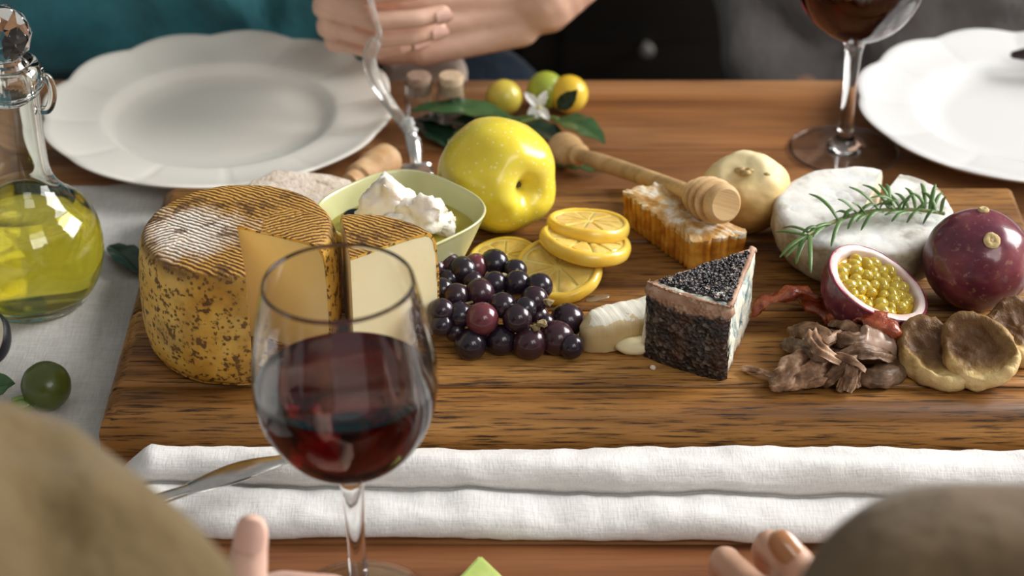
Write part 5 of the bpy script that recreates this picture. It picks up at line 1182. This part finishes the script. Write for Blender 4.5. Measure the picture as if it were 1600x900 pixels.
for i in range(n_):
    t = i/(n_-1); rads.append((.0034 if t < .25 else .0028 if t < .40 else .0050 if t < .52 else .0046 + .0018*min(1, (t-.5)*3)))
add_tube(bm, pp, rads, 10, flat=.62, twist=math.pi*1.6); M_fkglass, nt, b = newmat('clear_handle_glass', (.92,.91,.87), .08, .6, trans=.82, ior=1.4); finish('glass_handle', bm, M_fkglass, fk, ang=180)
bm = bmesh.new(); rn = random.Random(2)
for q in range(90):
    t = rn.random(); c = snap(636+14*t, 190+42*t, 1.374-.012*t) - fo; add_sphere(bm, c + Vector((rn.uniform(-.003,.003), rn.uniform(-.003,.003), rn.uniform(-.003,.003))), rn.uniform(.0009,.0022), 1)
tag(finish('crumbs', bm, M_frost, fk, ang=30), kind='stuff')
bm = bmesh.new(); pp = [snap(640,204,1.370)-fo, snap(646,228,1.362)-fo, snap(648,244,1.356)-fo, P(649,256,.006)-fo]; add_tube(bm, pp, [.0042,.0052,.0050,.0046], 14, flat=.7); finish('shaft', bm, M_steel, fk)
bm = bmesh.new(); pp = [P(649,255,.006)-fo, P(650,264,.0035)-fo, P(652,276,.003)-fo]; add_tube(bm, sm([tuple(p) for p in pp], 5), [.0055]+[.0105]*4+[.0118]*4+[.0112,.0100], 16, flat=.24); finish('fork_head', bm, M_steel, fk)

# person in grey, seated at the far right
gx = .395
t2 = body('person', 'person in a grey top seated behind the white plate', [(W(gx-.19,1.80,.45), .055, W(gx-.225,1.86,.14), .045), (W(gx-.225,1.86,.14), .04, W(gx-.13,1.72,-.18), .028), (W(gx+.19,1.80,.45), .055, W(gx+.25,1.80,.14), .045), (W(gx+.25,1.80,.14), .04, W(gx+.17,1.68,-.18), .028), (W(gx,1.82,.46), .055, W(gx,1.80,.56), .052), (W(gx,1.78,.70), .085, W(gx,1.765,.63), .062), (W(gx,1.69,.67), .012, W(gx,1.70,.70), .008), (W(gx,1.82,.40), .08, W(gx,1.82,.2), .09), (W(gx-.19,1.80,.45), .05, W(gx+.19,1.80,.45), .05), (W(gx,1.80,.56), .05, W(gx,1.79,.64), .055), (W(gx,1.80,.45), .06, W(gx,1.82,.38), .07)] +
    hand(W(gx-.13,1.72,-.18), (.7,-.5,-.4), (.2,.3,-.9), (.6,-.7,0), [(30,30,15)]*4, [(.8,.5,.2)]*3)[0] + hand(W(gx+.17,1.68,-.18), (-.7,-.5,-.4), (-.2,.3,-.9), (-.6,-.7,0), [(30,30,15)]*4, [(.8,.5,.2)]*3)[0], M_skin1, .004)
garment(t2, 'top', [(W(gx,1.84,-.25), .15, W(gx,1.82,.10), .145), (W(gx,1.82,.10), .145, W(gx,1.81,.36), .15), (W(gx-.10,1.82,.38), .09, W(gx+.10,1.82,.38), .09), (W(gx-.19,1.80,.45), .075, W(gx-.225,1.86,.14), .065), (W(gx-.225,1.86,.14), .062, W(gx-.16,1.76,-.12), .045), (W(gx+.19,1.80,.45), .075, W(gx+.25,1.80,.14), .065), (W(gx+.25,1.80,.14), .062, W(gx+.19,1.70,-.12), .045), (W(gx-.11,1.80,.0), .11, W(gx+.11,1.80,.0), .11), (W(gx-.12,1.80,.2), .10, W(gx+.12,1.80,.2), .10)], M_grey, .009, .012, 11, 4)
garment(t2, 'trousers', [(W(gx-.09,1.82,-.28), .10, W(gx-.10,1.42,-.25), .07), (W(gx+.09,1.82,-.28), .10, W(gx+.10,1.42,-.25), .07), (W(gx-.10,1.42,-.25), .065, W(gx-.10,1.46,-.66), .05), (W(gx+.10,1.42,-.25), .065, W(gx+.10,1.46,-.66), .05)], M_navy, .010, .006, 16, 5)
garment(t2, 'hair', [(W(gx,1.80,.725), .088, W(gx,1.81,.68), .082)], M_hair, .009, .006, 30, 6)

# person in khaki, near left, seen over the shoulder
kx = -.30
segsK, tipsK = hand((-.133,.716,.025), (.66,.75,0), (-.75,.66,0), (0,0,1), [(56,62,25),(60,60,25),(66,60,25),(70,58,25)], [(.62,.40,.42),(.42,.85,.25),(.30,.93,.1)], 1.0)
shk = W(-.215,.56,.20)
t3 = body('person', 'person in a khaki shirt at the near left, thumb raised by the wine glass', segsK + [(W(-.34,.46,.30), .055, W(-.180,.61,.195), .046), (W(-.180,.61,.195), .043, W(-.135,.716,.028), .026), (W(-.56,.42,.24), .055, W(-.62,.56,.06), .042), (W(-.62,.56,.06), .04, W(-.52,.72,.035), .027), (W(-.42,.36,.24), .055, W(-.42,.39,.36), .052), (W(-.42,.41,.48), .085, W(-.42,.43,.41), .062), (W(-.42,.505,.44), .012, W(-.42,.495,.47), .008), (W(-.42,.36,.2), .08, W(-.42,.36,.0), .09), (W(-.34,.46,.30), .05, W(-.42,.37,.25), .07), (W(-.56,.42,.24), .05, W(-.42,.37,.25), .07), (W(-.42,.38,.33), .052, W(-.42,.41,.42), .055)] + hand(W(-.52,.72,.035), (.9,.4,-.1), (0,-.2,-1), (.4,-.9,.1), [(25,25,15)]*4, [(.8,.6,.2)]*3, 1.0)[0], M_skin2, .0026)
garment(t3, 'shirt', [(W(-.42,.34,-.25), .15, W(-.42,.34,.12), .15), (W(-.53,.36,.22), .085, W(-.33,.38,.25), .095), (W(-.36,.43,.29), .10, W(-.225,.600,.222), .089), (W(-.225,.600,.222), .089, W(-.168,.618,.198), .076), (W(-.168,.618,.198), .074, W(-.160,.675,.105), .050), (W(-.56,.42,.22), .08, W(-.62,.56,.08), .065), (W(-.62,.56,.08), .062, W(-.56,.66,.06), .05)], M_khaki, .006, .012, 12, 7, 10, .0042)
garment(t3, 'trousers', [(W(-.33,.36,-.27), .10, W(-.32,.66,-.25), .075), (W(-.51,.36,-.27), .10, W(-.52,.66,-.25), .075), (W(-.32,.66,-.25), .07, W(-.32,.62,-.68), .05), (W(-.52,.66,-.25), .07, W(-.52,.62,-.68), .05)], M_navy, .010, .006, 16, 8)
garment(t3, 'hair', [(W(-.42,.39,.50), .088, W(-.42,.36,.46), .085)], M_hair, .009, .006, 30, 9)
tp, d_, _, r_ = tipsK[4]; add_nail(t3, tp, d_, Vector((-.05,-.95,.35)), r_*1.03, M_nail, .0125, ext=.002)

# person in olive brown, near right
segsO, tipsO = hand((.160,.742,.038), (-.50,.85,.10), (.28,.22,-.93), (.82,.48,.30), [(14,42,22),(16,46,22),(18,48,22),(20,46,22)], [(.85,.25,-.1),(.95,.0,-.15),(.75,-.1,-.55)], .96)
t4 = body('person', 'person in an olive brown top at the near right, brown thumbnail showing', segsO + [(W(.35,.44,.31), .050, W(.158,.60,.212), .040), (W(.158,.60,.212), .038, W(.160,.742,.041), .026), (W(.58,.42,.24), .055, W(.64,.58,.06), .042), (W(.64,.58,.06), .04, W(.54,.74,.035), .027), (W(.43,.36,.24), .055, W(.43,.39,.36), .052), (W(.43,.41,.48), .085, W(.43,.43,.41), .062), (W(.43,.505,.44), .012, W(.43,.495,.47), .008), (W(.43,.36,.2), .08, W(.43,.36,.0), .09), (W(.35,.44,.31), .05, W(.43,.37,.25), .07), (W(.58,.42,.24), .05, W(.43,.37,.25), .07), (W(.43,.38,.33), .052, W(.43,.41,.42), .055)] + hand(W(.54,.74,.035), (-.9,.4,-.1), (0,-.2,-1), (-.4,-.9,.1), [(25,25,15)]*4, [(.8,.6,.2)]*3, 1.0)[0], M_skin3, .0026)
garment(t4, 'top', [(W(.43,.34,-.25), .15, W(.43,.34,.12), .15), (W(.34,.38,.25), .09, W(.54,.36,.22), .085), (W(.36,.43,.29), .085, W(.215,.59,.218), .060), (W(.215,.59,.218), .060, W(.146,.605,.216), .056), (W(.146,.605,.216), .056, W(.150,.68,.12), .044), (W(.58,.42,.22), .08, W(.64,.58,.08), .065), (W(.64,.58,.08), .062, W(.58,.68,.06), .05)], M_brown, .008, .004, 12, 10, 14)
garment(t4, 'trousers', [(W(.34,.36,-.27), .10, W(.33,.66,-.25), .075), (W(.52,.36,-.27), .10, W(.53,.66,-.25), .075), (W(.33,.66,-.25), .07, W(.33,.62,-.68), .05), (W(.53,.66,-.25), .07, W(.53,.62,-.68), .05)], M_navy, .010, .006, 16, 11)
garment(t4, 'hair', [(W(.43,.39,.50), .088, W(.43,.36,.46), .085)], M_hair, .009, .006, 30, 12)
tp, d_, _, r_ = tipsO[4]; add_nail(t4, tp, d_, Vector((-.05,-.75,.65)), r_*1.03, M_nailb, .013)
